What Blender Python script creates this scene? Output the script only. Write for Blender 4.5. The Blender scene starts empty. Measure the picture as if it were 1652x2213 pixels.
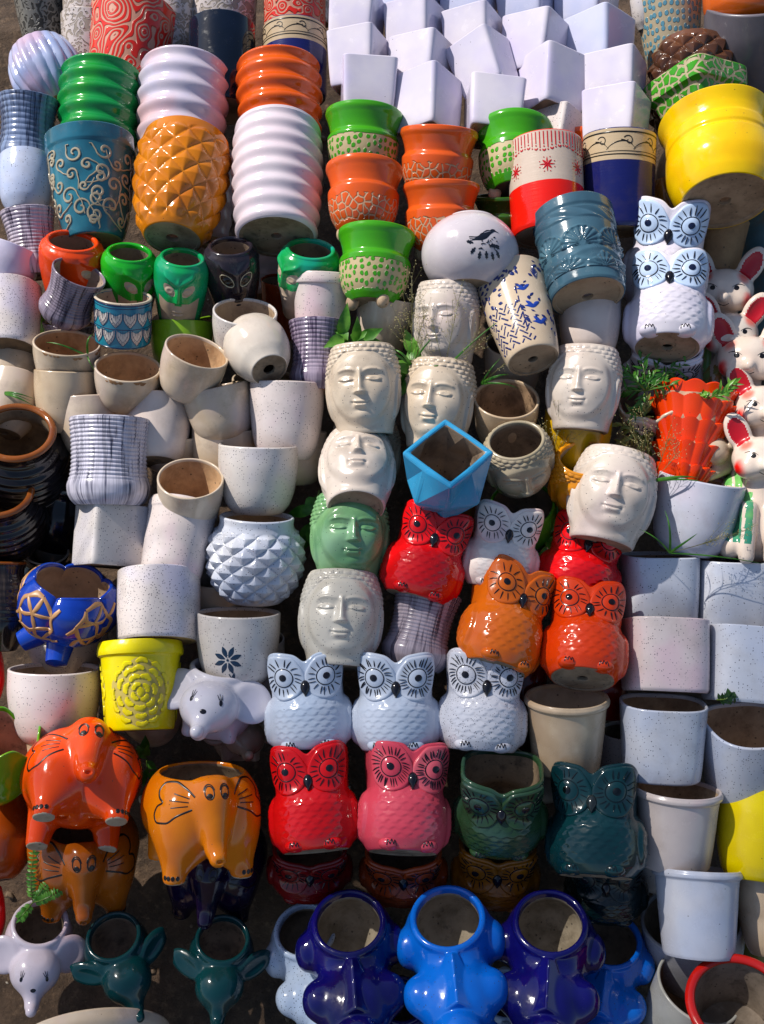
import bpy, math, random
import numpy as np
from mathutils import Vector, Matrix
from mathutils.bvhtree import BVHTree
random.seed(7)
PI = math.pi
sc = bpy.context.scene

# ------------------------------------------------------------------ camera, sky, sun, exposure
CAM_H = 1.83
PITCH = math.radians(52)
cd = bpy.data.cameras.new('camera')
cam = bpy.data.objects.new('camera', cd)
sc.collection.objects.link(cam)
cam.location = (0, 0, CAM_H)
cam.rotation_euler = (math.radians(90) - PITCH, 0, 0)
cd.sensor_fit = 'VERTICAL'
cd.angle = math.radians(50)
cd.clip_start = .05
cd.clip_end = 400
sc.camera = cam

SUN = Vector((-.55, .27, .72)).normalized()      # direction towards the sun
w = bpy.data.worlds.new('World'); sc.world = w; w.use_nodes = True
nt = w.node_tree
sky = nt.nodes.new('ShaderNodeTexSky'); sky.sky_type = 'NISHITA'; sky.sun_disc = False
sky.sun_elevation = math.asin(SUN.z)
sky.sun_rotation = math.atan2(SUN.x, SUN.y)
bg = nt.nodes['Background']; bg.inputs['Strength'].default_value = .11
nt.links.new(sky.outputs[0], bg.inputs['Color'])
sl = bpy.data.lights.new('sun', 'SUN'); sl.energy = 4.8; sl.angle = math.radians(.5); sl.color = (1, .95, .87)
so = bpy.data.objects.new('sun', sl); sc.collection.objects.link(so)
so.rotation_euler = (-SUN).to_track_quat('-Z', 'Y').to_euler(); so.location = SUN * 6
sc.view_settings.view_transform = 'Standard'
sc.view_settings.look = 'None'
sc.view_settings.exposure = 0.14
sc.view_settings.gamma = 1.0
sc.cycles.max_bounces = 6
sc.cycles.sample_clamp_indirect = 3
sc.cycles.use_denoising = True

# ------------------------------------------------------------------ placing: the heap is a bank sloping at 30 degrees
FPX = 1106.5 / math.tan(math.radians(25))
CF = Vector((0, math.cos(PITCH), -math.sin(PITCH)))
CU = Vector((0, math.sin(PITCH), math.cos(PITCH)))
CR = Vector((1, 0, 0))
CO = Vector((0, 0, CAM_H))
P0 = CO + CF * 1.75
SL = math.tan(math.radians(30))
def heap(y): return P0.z + SL * (y - P0.y)
def ray(x, y):
    return (CF + CR * ((x - 826) / FPX) + CU * ((1106.5 - y) / FPX))     # unit depth along the view axis
def zdepth(x, y):
    d = ray(x, y)
    return (P0.z - SL * P0.y - CO.z) / (d.z - SL * d.y)
def frame(x, y, roll=0, e=0, spin=0, d=0):
    t = zdepth(x, y) - d
    p = CO + ray(x, y) * t
    v = ray(x, y).normalized()
    r = v.cross(CU).normalized(); u = r.cross(v)
    a = math.radians(roll)
    u2 = u * math.cos(a) + r * math.sin(a)
    ee = math.radians(e)
    z = (u2 * math.cos(ee) - v * math.sin(ee)).normalized()
    xx = v.cross(u2).normalized()
    yy = z.cross(xx)
    s = math.radians(spin)
    X = xx * math.cos(s) + yy * math.sin(s); Y = z.cross(X)
    m = Matrix((X, Y, z)).transposed().to_4x4()
    return p, m, z, t / FPX

# ------------------------------------------------------------------ meshes
def pchip(xs, ys, x):
    xs = np.array(xs, float); ys = np.array(ys, float)
    h = np.diff(xs); dl = np.diff(ys) / h
    m = np.zeros(len(xs)); m[0] = dl[0]; m[-1] = dl[-1]
    for i in range(1, len(xs) - 1):
        m[i] = 0 if dl[i-1] * dl[i] <= 0 else 2 * dl[i-1] * dl[i] / (dl[i-1] + dl[i])
    i = np.clip(np.searchsorted(xs, x, side='right') - 1, 0, len(xs) - 2)
    t = np.clip((x - xs[i]) / h[i], 0, 1)
    return ((2*t**3-3*t**2+1)*ys[i] + (t**3-2*t**2+t)*h[i]*m[i] + (-2*t**3+3*t**2)*ys[i+1] + (t**3-t**2)*h[i]*m[i+1])

class MB:
    def __init__(s): s.V = []; s.F = []; s.M = []; s.U = []; s.n = 0
    def grid(s, P, mat=0, uv=None, close=False, flip=False):
        P = np.asarray(P, float); r, c = P.shape[:2]
        idx = np.arange(r * c).reshape(r, c) + s.n
        s.V.append(P.reshape(-1, 3)); s.n += r * c
        cc = c if close else c - 1
        j = np.arange(cc); j2 = (j + 1) % c
        f = np.stack([idx[:-1][:, j], idx[:-1][:, j2], idx[1:][:, j2], idx[1:][:, j]], -1)
        if uv is None:
            uv = np.zeros((r, cc + 1, 2)); uv[..., 0] = np.linspace(0, 1, cc + 1)[None]; uv[..., 1] = np.linspace(0, 1, r)[:, None]
        q = np.stack([uv[:-1, :-1][:, j], uv[:-1, 1:][:, j], uv[1:, 1:][:, j], uv[1:, :-1][:, j]], -2)
        if flip: f = f[..., ::-1]; q = q[..., ::-1, :]
        s.F.append(f.reshape(-1, 4)); s.U.append(q.reshape(-1, 2))
        mt = np.asarray(mat); mt = mt[:, :cc] if mt.ndim == 2 else mt
        m = np.broadcast_to(mt, (r - 1, cc))
        s.M.append(m.reshape(-1).astype(np.int32))
    def rows(s, P, m, uv): s.grid(P, np.array(m)[:, None], uv, True)
    def raw(s, V, F, M):
        s.V.append(V); s.F.append(F + s.n); s.n += len(V); s.M.append(M.astype(np.int32)); s.U.append(np.zeros((len(F) * 4, 2)))
    def ell(s, c, r, mat=0, rot=None, nu=28, nv=18, fn=None):
        u = np.linspace(0, 2*PI, nu, endpoint=False)[None]; v = np.linspace(-PI/2, PI/2, nv)[:, None]
        p = np.stack([np.cos(v)*np.cos(u), np.cos(v)*np.sin(u), np.sin(v) + 0*u], -1)
        if fn is not None: p = fn(p)
        p = p * np.array(r)
        if rot is not None: p = p @ np.array(rot.to_3x3()).T
        s.grid(p + np.array(c), mat, close=True)
    def tube(s, pts, rad, mat=0, n=10, cap=True):
        pts = np.array(pts, float); rad = np.broadcast_to(np.array(rad, float), len(pts)).copy()
        t = np.gradient(pts, axis=0); t /= np.linalg.norm(t, axis=1)[:, None] + 1e-9
        ref = np.array([0, 0, 1.]) if abs(t[0][2]) < .9 else np.array([1., 0, 0])
        a = np.cross(t, ref); a /= np.linalg.norm(a, axis=1)[:, None] + 1e-9
        b = np.cross(t, a)
        if cap:
            pts = np.vstack([pts[:1] - t[:1]*rad[0]*.3, pts, pts[-1:] + t[-1:]*rad[-1]*.3]); rad = np.r_[1e-5, rad, 1e-5]
            a = np.vstack([a[:1], a, a[-1:]]); b = np.vstack([b[:1], b, b[-1:]])
        th = np.linspace(0, 2*PI, n, endpoint=False)
        P = pts[:, None] + rad[:, None, None] * (a[:, None] * np.cos(th)[None, :, None] + b[:, None] * np.sin(th)[None, :, None])
        s.grid(P, mat, close=True, flip=True)
    def build(s, name, mats, parent=None, sharp=42, smooth=True):
        V = np.vstack(s.V); F = np.vstack(s.F); M = np.concatenate(s.M); U = np.vstack(s.U)
        me = bpy.data.meshes.new(name)
        me.vertices.add(len(V)); me.vertices.foreach_set('co', V.astype(np.float32).ravel())
        me.loops.add(F.size); me.loops.foreach_set('vertex_index', F.astype(np.int32).ravel())
        me.polygons.add(len(F)); me.polygons.foreach_set('loop_start', np.arange(0, F.size, 4, dtype=np.int32))
        me.polygons.foreach_set('material_index', M)
        me.uv_layers.new(name='uv').data.foreach_set('uv', U.astype(np.float32).ravel())
        for m in mats: me.materials.append(m)
        me.update(calc_edges=True)
        me.polygons.foreach_set('use_smooth', np.full(len(F), smooth))
        if smooth and sharp: me.set_sharp_from_angle(angle=math.radians(sharp))
        me.validate()
        o = bpy.data.objects.new(name, me); sc.collection.objects.link(o)
        if parent is not None: o.parent = parent
        return o

def root(name, loc, m, label, cat, group=None):
    o = bpy.data.objects.new(name, None); sc.collection.objects.link(o); o.empty_display_size = .03
    o.matrix_world = Matrix.Translation(loc) @ m
    settag(o, label, cat, group); return o
def settag(o, label, cat, group=None):
    o['label'] = label; o['category'] = cat
    if group: o['group'] = group

class Shell:
    """a hollow thrown or cast pot: profile r(v), superellipse cross-section, relief disp(U,V)"""
    def __init__(s, R, H, prof, disp=None, zf=None, sq=None, phi=0, ky=1.0, zr=0.0):
        s.R, s.H, s.xs, s.ys = R, H, [p[0] for p in prof], [p[1] for p in prof]
        s.disp, s.zf, s.sq, s.phi, s.ky, s.zr = disp, zf, sq, math.radians(phi), ky, zr
    def prof(s, V): return pchip(s.xs, s.ys, V)
    def cs(s, U, V):
        if s.sq is None: return 1.0
        n = s.sq(V) if callable(s.sq) else s.sq
        a = U - s.phi
        return (np.abs(np.cos(a))**n + np.abs(np.sin(a))**n) ** (-1 / n)
    def pt(s, U, V, off=0, r=None):
        if r is None:
            r = s.prof(V) * s.cs(U, V)
            if s.disp: r = r + s.disp(U, V)
        r = (r + off) * s.R
        z = V * s.H + (s.zf(U, V) * s.H if s.zf else 0)
        return np.stack([r*np.sin(U), -r*np.cos(U)*s.ky, z + 0*U], -1)
    def M(s, a, b, off=.012):      # a: arc from the front in widths, b: height in widths
        V = np.clip(b * 2 * s.R / s.H, 0, 1); U = 2 * a / np.maximum(s.prof(V), .2)
        return s.pt(U, V, off)
    def make(s, body, base, nu=112, nv=70, th=.07, hole=.13, floor=.07, mats=(0, 1, 2), matf=None, mb_in=True):
        U1 = np.linspace(-PI, PI, nu + 1); U = U1[None, :-1]
        V = np.r_[0, .004, np.linspace(.012, 1, nv)][:, None]
        Pt = s.pt(U, V + 0*U)
        Pt[0, :, :2] *= .975
        um = np.broadcast_to(U1[None] / 2, (len(V), nu + 1)); vm = V * s.H / (2 * s.R) + 0 * um
        uv = np.stack([um, vm], -1)
        mat = matf(U + 0*V, V + 0*U)[:-1] if matf else np.full((len(V) - 1, nu), mats[0])
        body.grid(Pt, mat, uv, True)
        ro = np.linalg.norm(Pt[-1, :, :2], axis=-1); hat = Pt[-1, :, :2] / ro[:, None]
        thm = th * s.R
        rows, ms = [Pt[-1]], []
        for k in range(1, 7):
            t = k / 6 * PI
            q = Pt[-1].copy(); q[:, :2] = hat * (ro - thm/2*(1 - math.cos(t)))[:, None]; q[:, 2] += thm*.45*math.sin(t)
            rows.append(q); ms.append(mats[0])
        if mb_in:
            Vi = np.linspace(1, floor, 26)[1:]
            rtop = ro - thm
            ptop = (s.prof(np.array([1.0])) - th)[0] * s.R
            zt = Pt[-1, :, 2]
            for i, v in enumerate(Vi):
                base_r = np.maximum((s.prof(np.array([v])) - th)[0], .1) * s.R * (s.cs(U[0], np.full(nu, v)) if s.sq is not None else 1)
                wgt = max(0, (v - .55) / .45) ** 2
                base_r = base_r * np.sqrt(np.sin(U[0])**2 + (s.ky*np.cos(U[0]))**2); tr = np.full(nu, 1.0) * base_r
                rr = tr * (1 - wgt) + rtop * wgt
                q = np.zeros((nu, 3)); q[:, :2] = hat * rr[:, None]
                q[:, 2] = zt * v if v > .2 else zt * v * (1 if v > .2 else 1) 
                q[:, 2] = (zt * (v - floor) + s.H * floor * (1 - v)) / (1 - floor)
                rows.append(q); ms.append(mats[0] if i == 0 else mats[1])
            q = rows[-1].copy(); q[:, :2] *= .9; q[:, 2] -= .01*s.H; rows.append(q); ms.append(mats[1])
            hr = hole * s.R
            q = np.zeros((nu, 3)); q[:, :2] = np.stack([np.sin(U[0]), -np.cos(U[0])], -1) * hr; q[:, 2] = floor*s.H*.8; rows.append(q); ms.append(mats[1])
            q = q.copy(); q[:, 2] = .02*s.H; rows.append(q); ms.append(mats[2])
        body.rows(np.array(rows), ms, None)
        # unglazed underside
        ub = np.stack([np.sin(U[0]), -np.cos(U[0])], -1)
        b0 = Pt[0]; rows = []
        hr = hole * s.R
        zb = s.zr * s.H
        q = np.zeros((nu, 3)); q[:, :2] = ub * hr; q[:, 2] = .021*s.H; rows.append(q)
        q = q.copy(); q[:, :2] = ub * hr * 1.06; q[:, 2] = .012*s.H + zb; rows.append(q)
        for f in (.3, .6, .86):
            q = b0.copy(); q[:, :2] = ub*hr*(1-f) + b0[:, :2]*f; q[:, 2] = .012*s.H + b0[:, 2]; rows.append(q)
        q = b0.copy(); q[:, :2] *= .9; rows.append(q)
        q = b0.copy(); q[:, :2] *= .998; rows.append(q)
        base.rows(np.array(rows), [mats[2]] * (len(rows) - 1), None)

def ribbon(mb, S, pts, wd, mat, off=.014, n=None):
    pts = np.array(pts, float)
    if n:
        t = np.r_[0, np.cumsum(np.linalg.norm(np.diff(pts, axis=0), axis=1))]; q = np.linspace(0, t[-1], n)
        pts = np.stack([pchip(t, pts[:, 0], q), pchip(t, pts[:, 1], q)], -1)
    wd = np.array(wd, float)
    wd = np.interp(np.linspace(0, 1, len(pts)), np.linspace(0, 1, max(1, wd.size)), np.atleast_1d(wd))
    t = np.gradient(pts, axis=0); t /= np.linalg.norm(t, axis=1)[:, None] + 1e-9
    nrm = np.stack([-t[:, 1], t[:, 0]], -1) * wd[:, None] * .5
    cols = [S(*(pts + nrm*k).T, o) for k, o in ((-1, off*.3), (-.6, off), (0, off), (.6, off), (1, off*.3))]
    mb.grid(np.stack(cols, 1), mat)
def fan(mb, S, c, outline, mat, off=.014, rings=4):
    o = np.array(outline, float); c = np.array(c, float)
    fr = list(np.linspace(.02, .93, rings)) + [1]
    mb.grid(np.array([S(*(c + (o - c)*f).T, off if f < 1 else off*.25) for f in fr]), mat, close=True, flip=True)
def circ(cx, cy, rx, ry=None, n=20, rot=0):
    t = np.linspace(0, 2*PI, n, endpoint=False); ry = ry or rx
    x, y = rx*np.cos(t), ry*np.sin(t)
    return np.stack([cx + x*math.cos(rot) - y*math.sin(rot), cy + x*math.sin(rot) + y*math.cos(rot)], -1)
def ring(cx, cy, r, n=24, ry=None): 
    t = np.linspace(0, 2*PI, n + 1); return np.stack([cx + r*np.cos(t), cy + (ry or r)*np.sin(t)], -1)
def petal(c, ang, L, W, n=9):
    t = np.linspace(0, 1, n); wv = W*np.sin(PI*t)**.8 + W*.02
    return [(c[0] + L*x*math.cos(ang), c[1] + L*x*math.sin(ang)) for x in t], wv

# signed distance modelling for the animal pots
def S_ell(p, c, r, R=None):
    q = p - np.array(c, np.float32)
    if R is not None: q = q @ np.array(R.to_3x3(), np.float32)
    r = np.array(r, np.float32)
    k0 = np.linalg.norm(q / r, axis=-1); k1 = np.linalg.norm(q / (r*r), axis=-1) + 1e-6
    return k0 * (k0 - 1) / k1
def S_cap(p, a, b, ra, rb):
    a = np.array(a, np.float32); b = np.array(b, np.float32); ba = b - a
    h = np.clip(((p - a) @ ba) / (ba @ ba), 0, 1)
    return np.linalg.norm(p - a - h[..., None]*ba, axis=-1) - (ra + (rb - ra)*h)
def smin(a, b, k):
    h = np.clip(.5 + .5*(b - a)/k, 0, 1); return b*(1-h) + a*h - k*h*(1-h)
def smax(a, b, k): return -smin(-a, -b, k)
def gridpts(lo, hi, h):
    ax = [np.arange(l, u + h, h, dtype=np.float32) for l, u in zip(lo, hi)]
    return np.stack(np.meshgrid(*ax, indexing='ij'), -1)
def nets(F, lo, h):
    nx, ny, nz = F.shape; N = (nx-1, ny-1, nz-1)
    acc = np.zeros(N + (3,), np.float32); cnt = np.zeros(N, np.float32); s = F < 0
    quads = []
    dims = [nx, ny, nz]
    def sl(ax, a, b): return (slice(None),)*ax + (slice(a, b),)
    cross = []
    for ax in range(3):
        A = F[sl(ax, 0, -1)]; B = F[sl(ax, 1, None)]; m = (A < 0) != (B < 0)
        t = np.where(m, A / np.where(m, A - B, 1), 0).astype(np.float32); cross.append((m, A < 0))
        o = [i for i in range(3) if i != ax]
        idx = np.stack(np.meshgrid(*[np.arange(k) for k in A.shape], indexing='ij'), -1).astype(np.float32)
        idx[..., ax] += t
        for d0 in (0, 1):
            for d1 in (0, 1):
                s_ = [slice(None)]*3
                s_[o[0]] = slice(d0, dims[o[0]] - 1 + d0); s_[o[1]] = slice(d1, dims[o[1]] - 1 + d1)
                mm = m[tuple(s_)]
                acc += idx[tuple(s_)] * mm[..., None]; cnt += mm
    used = cnt > 0
    vid = -np.ones(N, np.int64); vid[used] = np.arange(used.sum())
    V = acc[used] / cnt[used][:, None] * h + np.array(lo, np.float32)
    for ax in range(3):
        m, neg = cross[ax]; o = [(ax + 1) % 3, (ax + 2) % 3]
        I = np.argwhere(m)
        ok = (I[:, o[0]] > 0) & (I[:, o[1]] > 0) & (I[:, o[0]] < N[o[0]]) & (I[:, o[1]] < N[o[1]])
        I = I[ok]; ng = neg[tuple(I.T)]
        def c(d0, d1):
            J = I.copy(); J[:, o[0]] -= d0; J[:, o[1]] -= d1; return vid[tuple(J.T)]
        q = np.stack([c(1, 1), c(0, 1), c(0, 0), c(1, 0)], -1)
        q[~ng] = q[~ng][:, ::-1]
        quads.append(q)
    return V, np.vstack(quads)
def proj(bvh, az=0, el=0, sgn=1):
    """maps (a,b) drawn on a picture plane facing azimuth az onto the animal's skin"""
    A = math.radians(az); E = math.radians(el)
    fr = Vector((math.sin(A)*math.cos(E), -math.cos(A)*math.cos(E), math.sin(E))); rt = Vector((math.cos(A), math.sin(A), 0)); up = fr.cross(rt)
    def S(a, b, off):
        a = np.atleast_1d(a); out = []
        for x, y in zip(a, np.atleast_1d(b)):
            p = rt*float(x) + up*float(y) + fr*2
            h = bvh.ray_cast(p, -fr)
            if h[0] is None:
                h = bvh.find_nearest(p - fr*1.5)
            out.append(h[0] + h[1]*off)
        return np.array(out)
    return S
# ------------------------------------------------------------------ materials
def lin(h):
    h = h.lstrip('#'); v = [int(h[i:i+2], 16) / 255 for i in (0, 2, 4)]
    return tuple([x/12.92 if x <= .04045 else ((x+.055)/1.055)**2.4 for x in v] + [1])
class N:
    def __init__(s, name):
        s.m = bpy.data.materials.new(name); s.m.use_nodes = True; s.t = s.m.node_tree
        s.b = s.t.nodes['Principled BSDF']; s.tc = s.t.nodes.new('ShaderNodeTexCoord')
        s.obj = s.tc.outputs['Object']; s.uv = s.tc.outputs['UV']
        inf = s.t.nodes.new('ShaderNodeObjectInfo'); s.rnd = inf.outputs['Random']
    def L(s, a, b): s.t.links.new(a, b)
    def setin(s, sock, v):
        if isinstance(v, bpy.types.NodeSocket): s.L(v, sock)
        elif v is not None: sock.default_value = v
    def math(s, op, a, b=None, c=None, clamp=False):
        n = s.t.nodes.new('ShaderNodeMath'); n.operation = op; n.use_clamp = clamp
        s.setin(n.inputs[0], a); s.setin(n.inputs[1], b)
        if c is not None: s.setin(n.inputs[2], c)
        return n.outputs[0]
    def step(s, x, lo, hi):
        n = s.t.nodes.new('ShaderNodeMapRange'); n.interpolation_type = 'SMOOTHSTEP'
        s.setin(n.inputs['Value'], x); n.inputs['From Min'].default_value = lo; n.inputs['From Max'].default_value = hi
        return n.outputs[0]
    def mix(s, f, a, b):
        n = s.t.nodes.new('ShaderNodeMix'); n.data_type = 'RGBA'
        s.setin(n.inputs[0], f); s.setin(n.inputs[6], a); s.setin(n.inputs[7], b); return n.outputs[2]
    def vmap(s, v, sc=(1, 1, 1), rnd=True):
        n = s.t.nodes.new('ShaderNodeMapping'); s.L(v, n.inputs[0]); n.inputs['Scale'].default_value = sc
        if rnd:
            c = s.t.nodes.new('ShaderNodeCombineXYZ'); m = s.math('MULTIPLY', s.rnd, 37.0)
            for i in range(3): s.L(m, c.inputs[i])
            s.L(c.outputs[0], n.inputs['Location'])
        return n.outputs[0]
    def noise(s, v, scale, det=3, rough=.55, dist=0):
        n = s.t.nodes.new('ShaderNodeTexNoise'); s.L(v, n.inputs['Vector']); n.inputs['Scale'].default_value = scale
        n.inputs['Detail'].default_value = det; n.inputs['Roughness'].default_value = rough; n.inputs['Distortion'].default_value = dist
        return n.outputs[0]
    def vor(s, v, scale, feat='F1', out='Distance', rand=1, dim='3D'):
        n = s.t.nodes.new('ShaderNodeTexVoronoi'); n.voronoi_dimensions = dim; n.feature = feat; s.L(v, n.inputs['Vector'])
        n.inputs['Scale'].default_value = scale; n.inputs['Randomness'].default_value = rand
        return n.outputs[out] if out else n
    def sep(s, v):
        n = s.t.nodes.new('ShaderNodeSeparateXYZ'); s.L(v, n.inputs[0]); return n.outputs
    def bump(s, h, st=.4, dist=.002):
        n = s.t.nodes.new('ShaderNodeBump'); n.inputs['Strength'].default_value = st; n.inputs['Distance'].default_value = dist
        s.L(h, n.inputs['Height'])
        old = s.b.inputs['Normal'].links
        if old: s.L(old[0].from_socket, n.inputs['Normal'])
        s.L(n.outputs[0], s.b.inputs['Normal'])
    def fin(s, col, rough=.2):
        s.setin(s.b.inputs['Base Color'], col); s.setin(s.b.inputs['Roughness'], rough); return s.m
    def specks(s, col, dens, ink=(.03, .03, .05, 1), scale=330, size=.24):
        n = s.vor(s.vmap(s.obj), scale, out=None)
        mask = s.math('LESS_THAN', n.outputs['Distance'], size)
        r = s.sep(n.outputs['Color'])[0]
        sel = s.math('LESS_THAN', r, dens)
        nz = s.step(s.noise(s.vmap(s.obj), 30, 2), .3, .6)
        f = s.math('MULTIPLY', s.math('MULTIPLY', mask, sel), s.math('MULTIPLY_ADD', nz, .5, .5))
        return s.mix(f, col, ink)
    def grime(s, col, amt, dirt=(.12, .085, .05, 1)):
        a = s.step(s.noise(s.vmap(s.obj), 20, 7, .72), .47, .72)
        return s.mix(s.math('MULTIPLY', a, amt), col, dirt)

_mats = {}
def memo(f):
    def g(*a, **k):
        key = (f.__name__, a, tuple(sorted(k.items())))
        if key not in _mats: _mats[key] = f(*a, **k)
        return _mats[key]
    return g
@memo
def glaze(c1, c2=None, rough=.14, speck=0, grime=.2, tint=None, bump=.06):
    n = N('glaze'); a = lin(c1); b = lin(c2 or c1)
    v = n.vmap(n.obj)
    col = n.mix(n.step(n.noise(v, 14, 3), .35, .68), a, b)
    if tint: col = n.mix(n.math('MULTIPLY', n.step(n.noise(n.vmap(n.obj, (1.3, .8, 1)), 9, 2), .48, .7), .6), col, lin(tint))
    if speck: col = n.specks(col, speck)
    if grime: col = n.grime(col, grime)
    # pin-holes and small chips in the glaze
    pv = n.vor(n.vmap(n.obj), 120, out=None)
    pin = n.math('MULTIPLY', n.math('LESS_THAN', pv.outputs['Distance'], .09), n.math('LESS_THAN', n.sep(pv.outputs['Color'])[0], .10))
    col = n.mix(n.math('MULTIPLY', pin, .8), col, (.05, .04, .03, 1))
    rg = n.math('MULTIPLY_ADD', n.step(n.noise(v, 40, 4, .7), .5, .75), .28, rough)
    n.bump(n.noise(v, 55, 3), bump, .002)
    n.b.inputs['Specular IOR Level'].default_value = .5
    return n.fin(col, rg)
@memo
def clay(c1='#a98f76', c2='#6f5a48', dirt=.7, rough=.75):
    n = N('bare_clay'); v = n.vmap(n.obj)
    col = n.mix(n.step(n.noise(v, 18, 5, .65), .35, .7), lin(c1), lin(c2))
    col = n.mix(n.math('MULTIPLY', n.step(n.noise(v, 42, 8, .75), .52, .72), dirt), col, (.035, .026, .018, 1))
    dots = n.vor(v, 160, out=None)
    m = n.math('MULTIPLY', n.math('LESS_THAN', dots.outputs['Distance'], .25), n.math('LESS_THAN', n.sep(dots.outputs['Color'])[0], .12))
    col = n.mix(n.math('MULTIPLY', m, .7), col, (.04, .03, .02, 1))
    n.bump(n.noise(v, 220, 4), .35, .001)
    return n.fin(col, rough)
@memo
def paint(c, rough=.2):
    n = N('painted_line'); return n.fin(lin(c), rough)
@memo
def maze(raised, groove, scale=2.6, k=34, th=0, rough=.16, worm=False, strength=.9):
    """slip-trailed labyrinth: contour lines of a smooth field give the nested swirls"""
    n = N('maze_relief'); v = n.vmap(n.uv)
    if worm: f = n.noise(v, scale, 1, .3, 1.2)
    else:
        f1 = n.noise(v, scale, 1, .35, .6); vf = n.vor(v, scale*1.2, feat='SMOOTH_F1', dim='2D'); f = n.math('MULTIPLY_ADD', vf, .75, n.math('MULTIPLY', f1, .5))
    sn = n.math('SINE', n.math('MULTIPLY', f, float(k)))
    m = n.step(sn, th - .35, th + .25)
    n.bump(m, strength, .0035)
    col = n.mix(m, lin(groove), lin(raised))
    return n.fin(n.grime(col, .15), n.math('MULTIPLY_ADD', m, rough - .6, .6))
@memo
def cells(base, line, scale=7, lo=.0, hi=.5, w=.055, fade=.06, dot=False, rough=.15, line_first=True, dis=.25):
    """glaze with an incised net or dots between heights lo and hi (in widths)"""
    n = N('net_relief'); v = n.vmap(n.uv)
    nz = n.t.nodes.new('ShaderNodeTexNoise'); n.L(v, nz.inputs['Vector']); nz.inputs['Scale'].default_value = scale*.9
    va = n.t.nodes.new('ShaderNodeVectorMath'); va.operation = 'MULTIPLY_ADD'
    n.L(nz.outputs['Color'], va.inputs[0]); va.inputs[1].default_value = (dis/scale*2,)*3; n.L(v, va.inputs[2])
    if dot: d = n.vor(va.outputs[0], scale, dim='2D', rand=.55); m = n.step(d, w + .08, w)
    else: d = n.vor(va.outputs[0], scale, feat='DISTANCE_TO_EDGE', dim='2D', rand=.85); m = n.step(d, w - .03, w + .03)
    y = n.math('ADD', n.sep(n.uv)[1], n.math('MULTIPLY', n.noise(v, 9, 2), fade))
    band = n.math('MULTIPLY', n.step(y, lo, lo + .01), n.step(y, hi + .01, hi))
    plain = n.math('SUBTRACT', 1.0, band)
    mm = n.math('MAXIMUM', m, plain)
    n.bump(mm, .8, .003)
    col = n.mix(mm, lin(line), lin(base))
    return n.fin(n.grime(col, .12), n.math('MULTIPLY_ADD', mm, rough - .6, .6))
@memo
def streak(c1, c2, amt=.5, rough=.2, grime=.1):
    """dark glaze run down in streaks over a pale ribbed wall"""
    n = N('streaked_glaze'); v = n.vmap(n.uv, (7, .7, 1)); v2 = n.vmap(n.uv, (42, 1.1, 1))
    a = n.step(n.noise(v, 1.3, 3, .6), .55 - amt*.14, .62 - amt*.06)
    b = n.step(n.noise(v2, 1, 3, .7), .46, .58)
    f = n.math('MAXIMUM', n.math('MULTIPLY', a, n.math('MULTIPLY_ADD', b, .55, .45)), n.math('MULTIPLY', b, .25))
    col = n.mix(f, lin(c1), lin(c2))
    return n.fin(n.grime(col, grime), rough)
@memo
def two_tone(top, bottom, level, soft=.01, wob=.02, rough=.16):
    n = N('two_tone_glaze'); y = n.math('ADD', n.sep(n.uv)[1], n.math('MULTIPLY', n.noise(n.vmap(n.uv), 3, 2), wob))
    col = n.mix(n.step(y, level, level + soft), lin(bottom), lin(top))
    v = n.vmap(n.uv, (1, 26, 1)); n.bump(n.noise(v, 1.5, 2), .12, .002)
    return n.fin(n.grime(col, .1), rough)
@memo
def blush(c1, spots, rough=.16, size=.1):
    """white glaze with airbrushed colour round given points in object space (metres)"""
    n = N('airbrushed_glaze'); col = n.mix(n.step(n.noise(n.vmap(n.obj), 12, 2), .4, .7), lin(c1), lin('#d8cabd'))
    for (x, y, z, r, c) in spots:
        vm = n.t.nodes.new('ShaderNodeVectorMath'); vm.operation = 'DISTANCE'; n.L(n.obj, vm.inputs[0]); vm.inputs[1].default_value = (x, y, z)
        d = n.math('ADD', vm.outputs['Value'], n.math('MULTIPLY', n.math('SUBTRACT', n.noise(n.obj, 50, 2), .5), r*.5))
        col = n.mix(n.step(d, r, r*.35), col, lin(c))
    return n.fin(n.grime(col, .15), rough)
@memo
def soil():
    n = N('dirt'); v = n.obj
    col = n.mix(n.step(n.noise(v, 9, 8, .7), .35, .68), lin('#6b5440'), lin('#3d2e22'))
    col = n.mix(n.step(n.noise(v, 70, 6, .7), .5, .75), col, lin('#8a6f55'))
    n.bump(n.noise(v, 30, 10, .75), 1, .02); n.bump(n.noise(v, 260, 4, .7), .6, .003)
    return n.fin(col, .92)
@memo
def leaf(c1='#3f7d22', c2='#6ea83a'):
    n = N('leaf'); col = n.mix(n.step(n.noise(n.vmap(n.obj), 60, 3), .35, .65), lin(c1), lin(c2))
    n.b.inputs['Subsurface Weight'].default_value = 0.0
    m = n.fin(col, .4)
    tr = n.t.nodes.new('ShaderNodeBsdfTranslucent'); n.L(col, tr.inputs[0]); mx = n.t.nodes.new('ShaderNodeMixShader'); mx.inputs[0].default_value = .3
    out = n.t.nodes['Material Output']; n.L(n.b.outputs[0], mx.inputs[1]); n.L(tr.outputs[0], mx.inputs[2]); n.L(mx.outputs[0], out.inputs[0])
    return m
INK = '#17151c'

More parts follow.
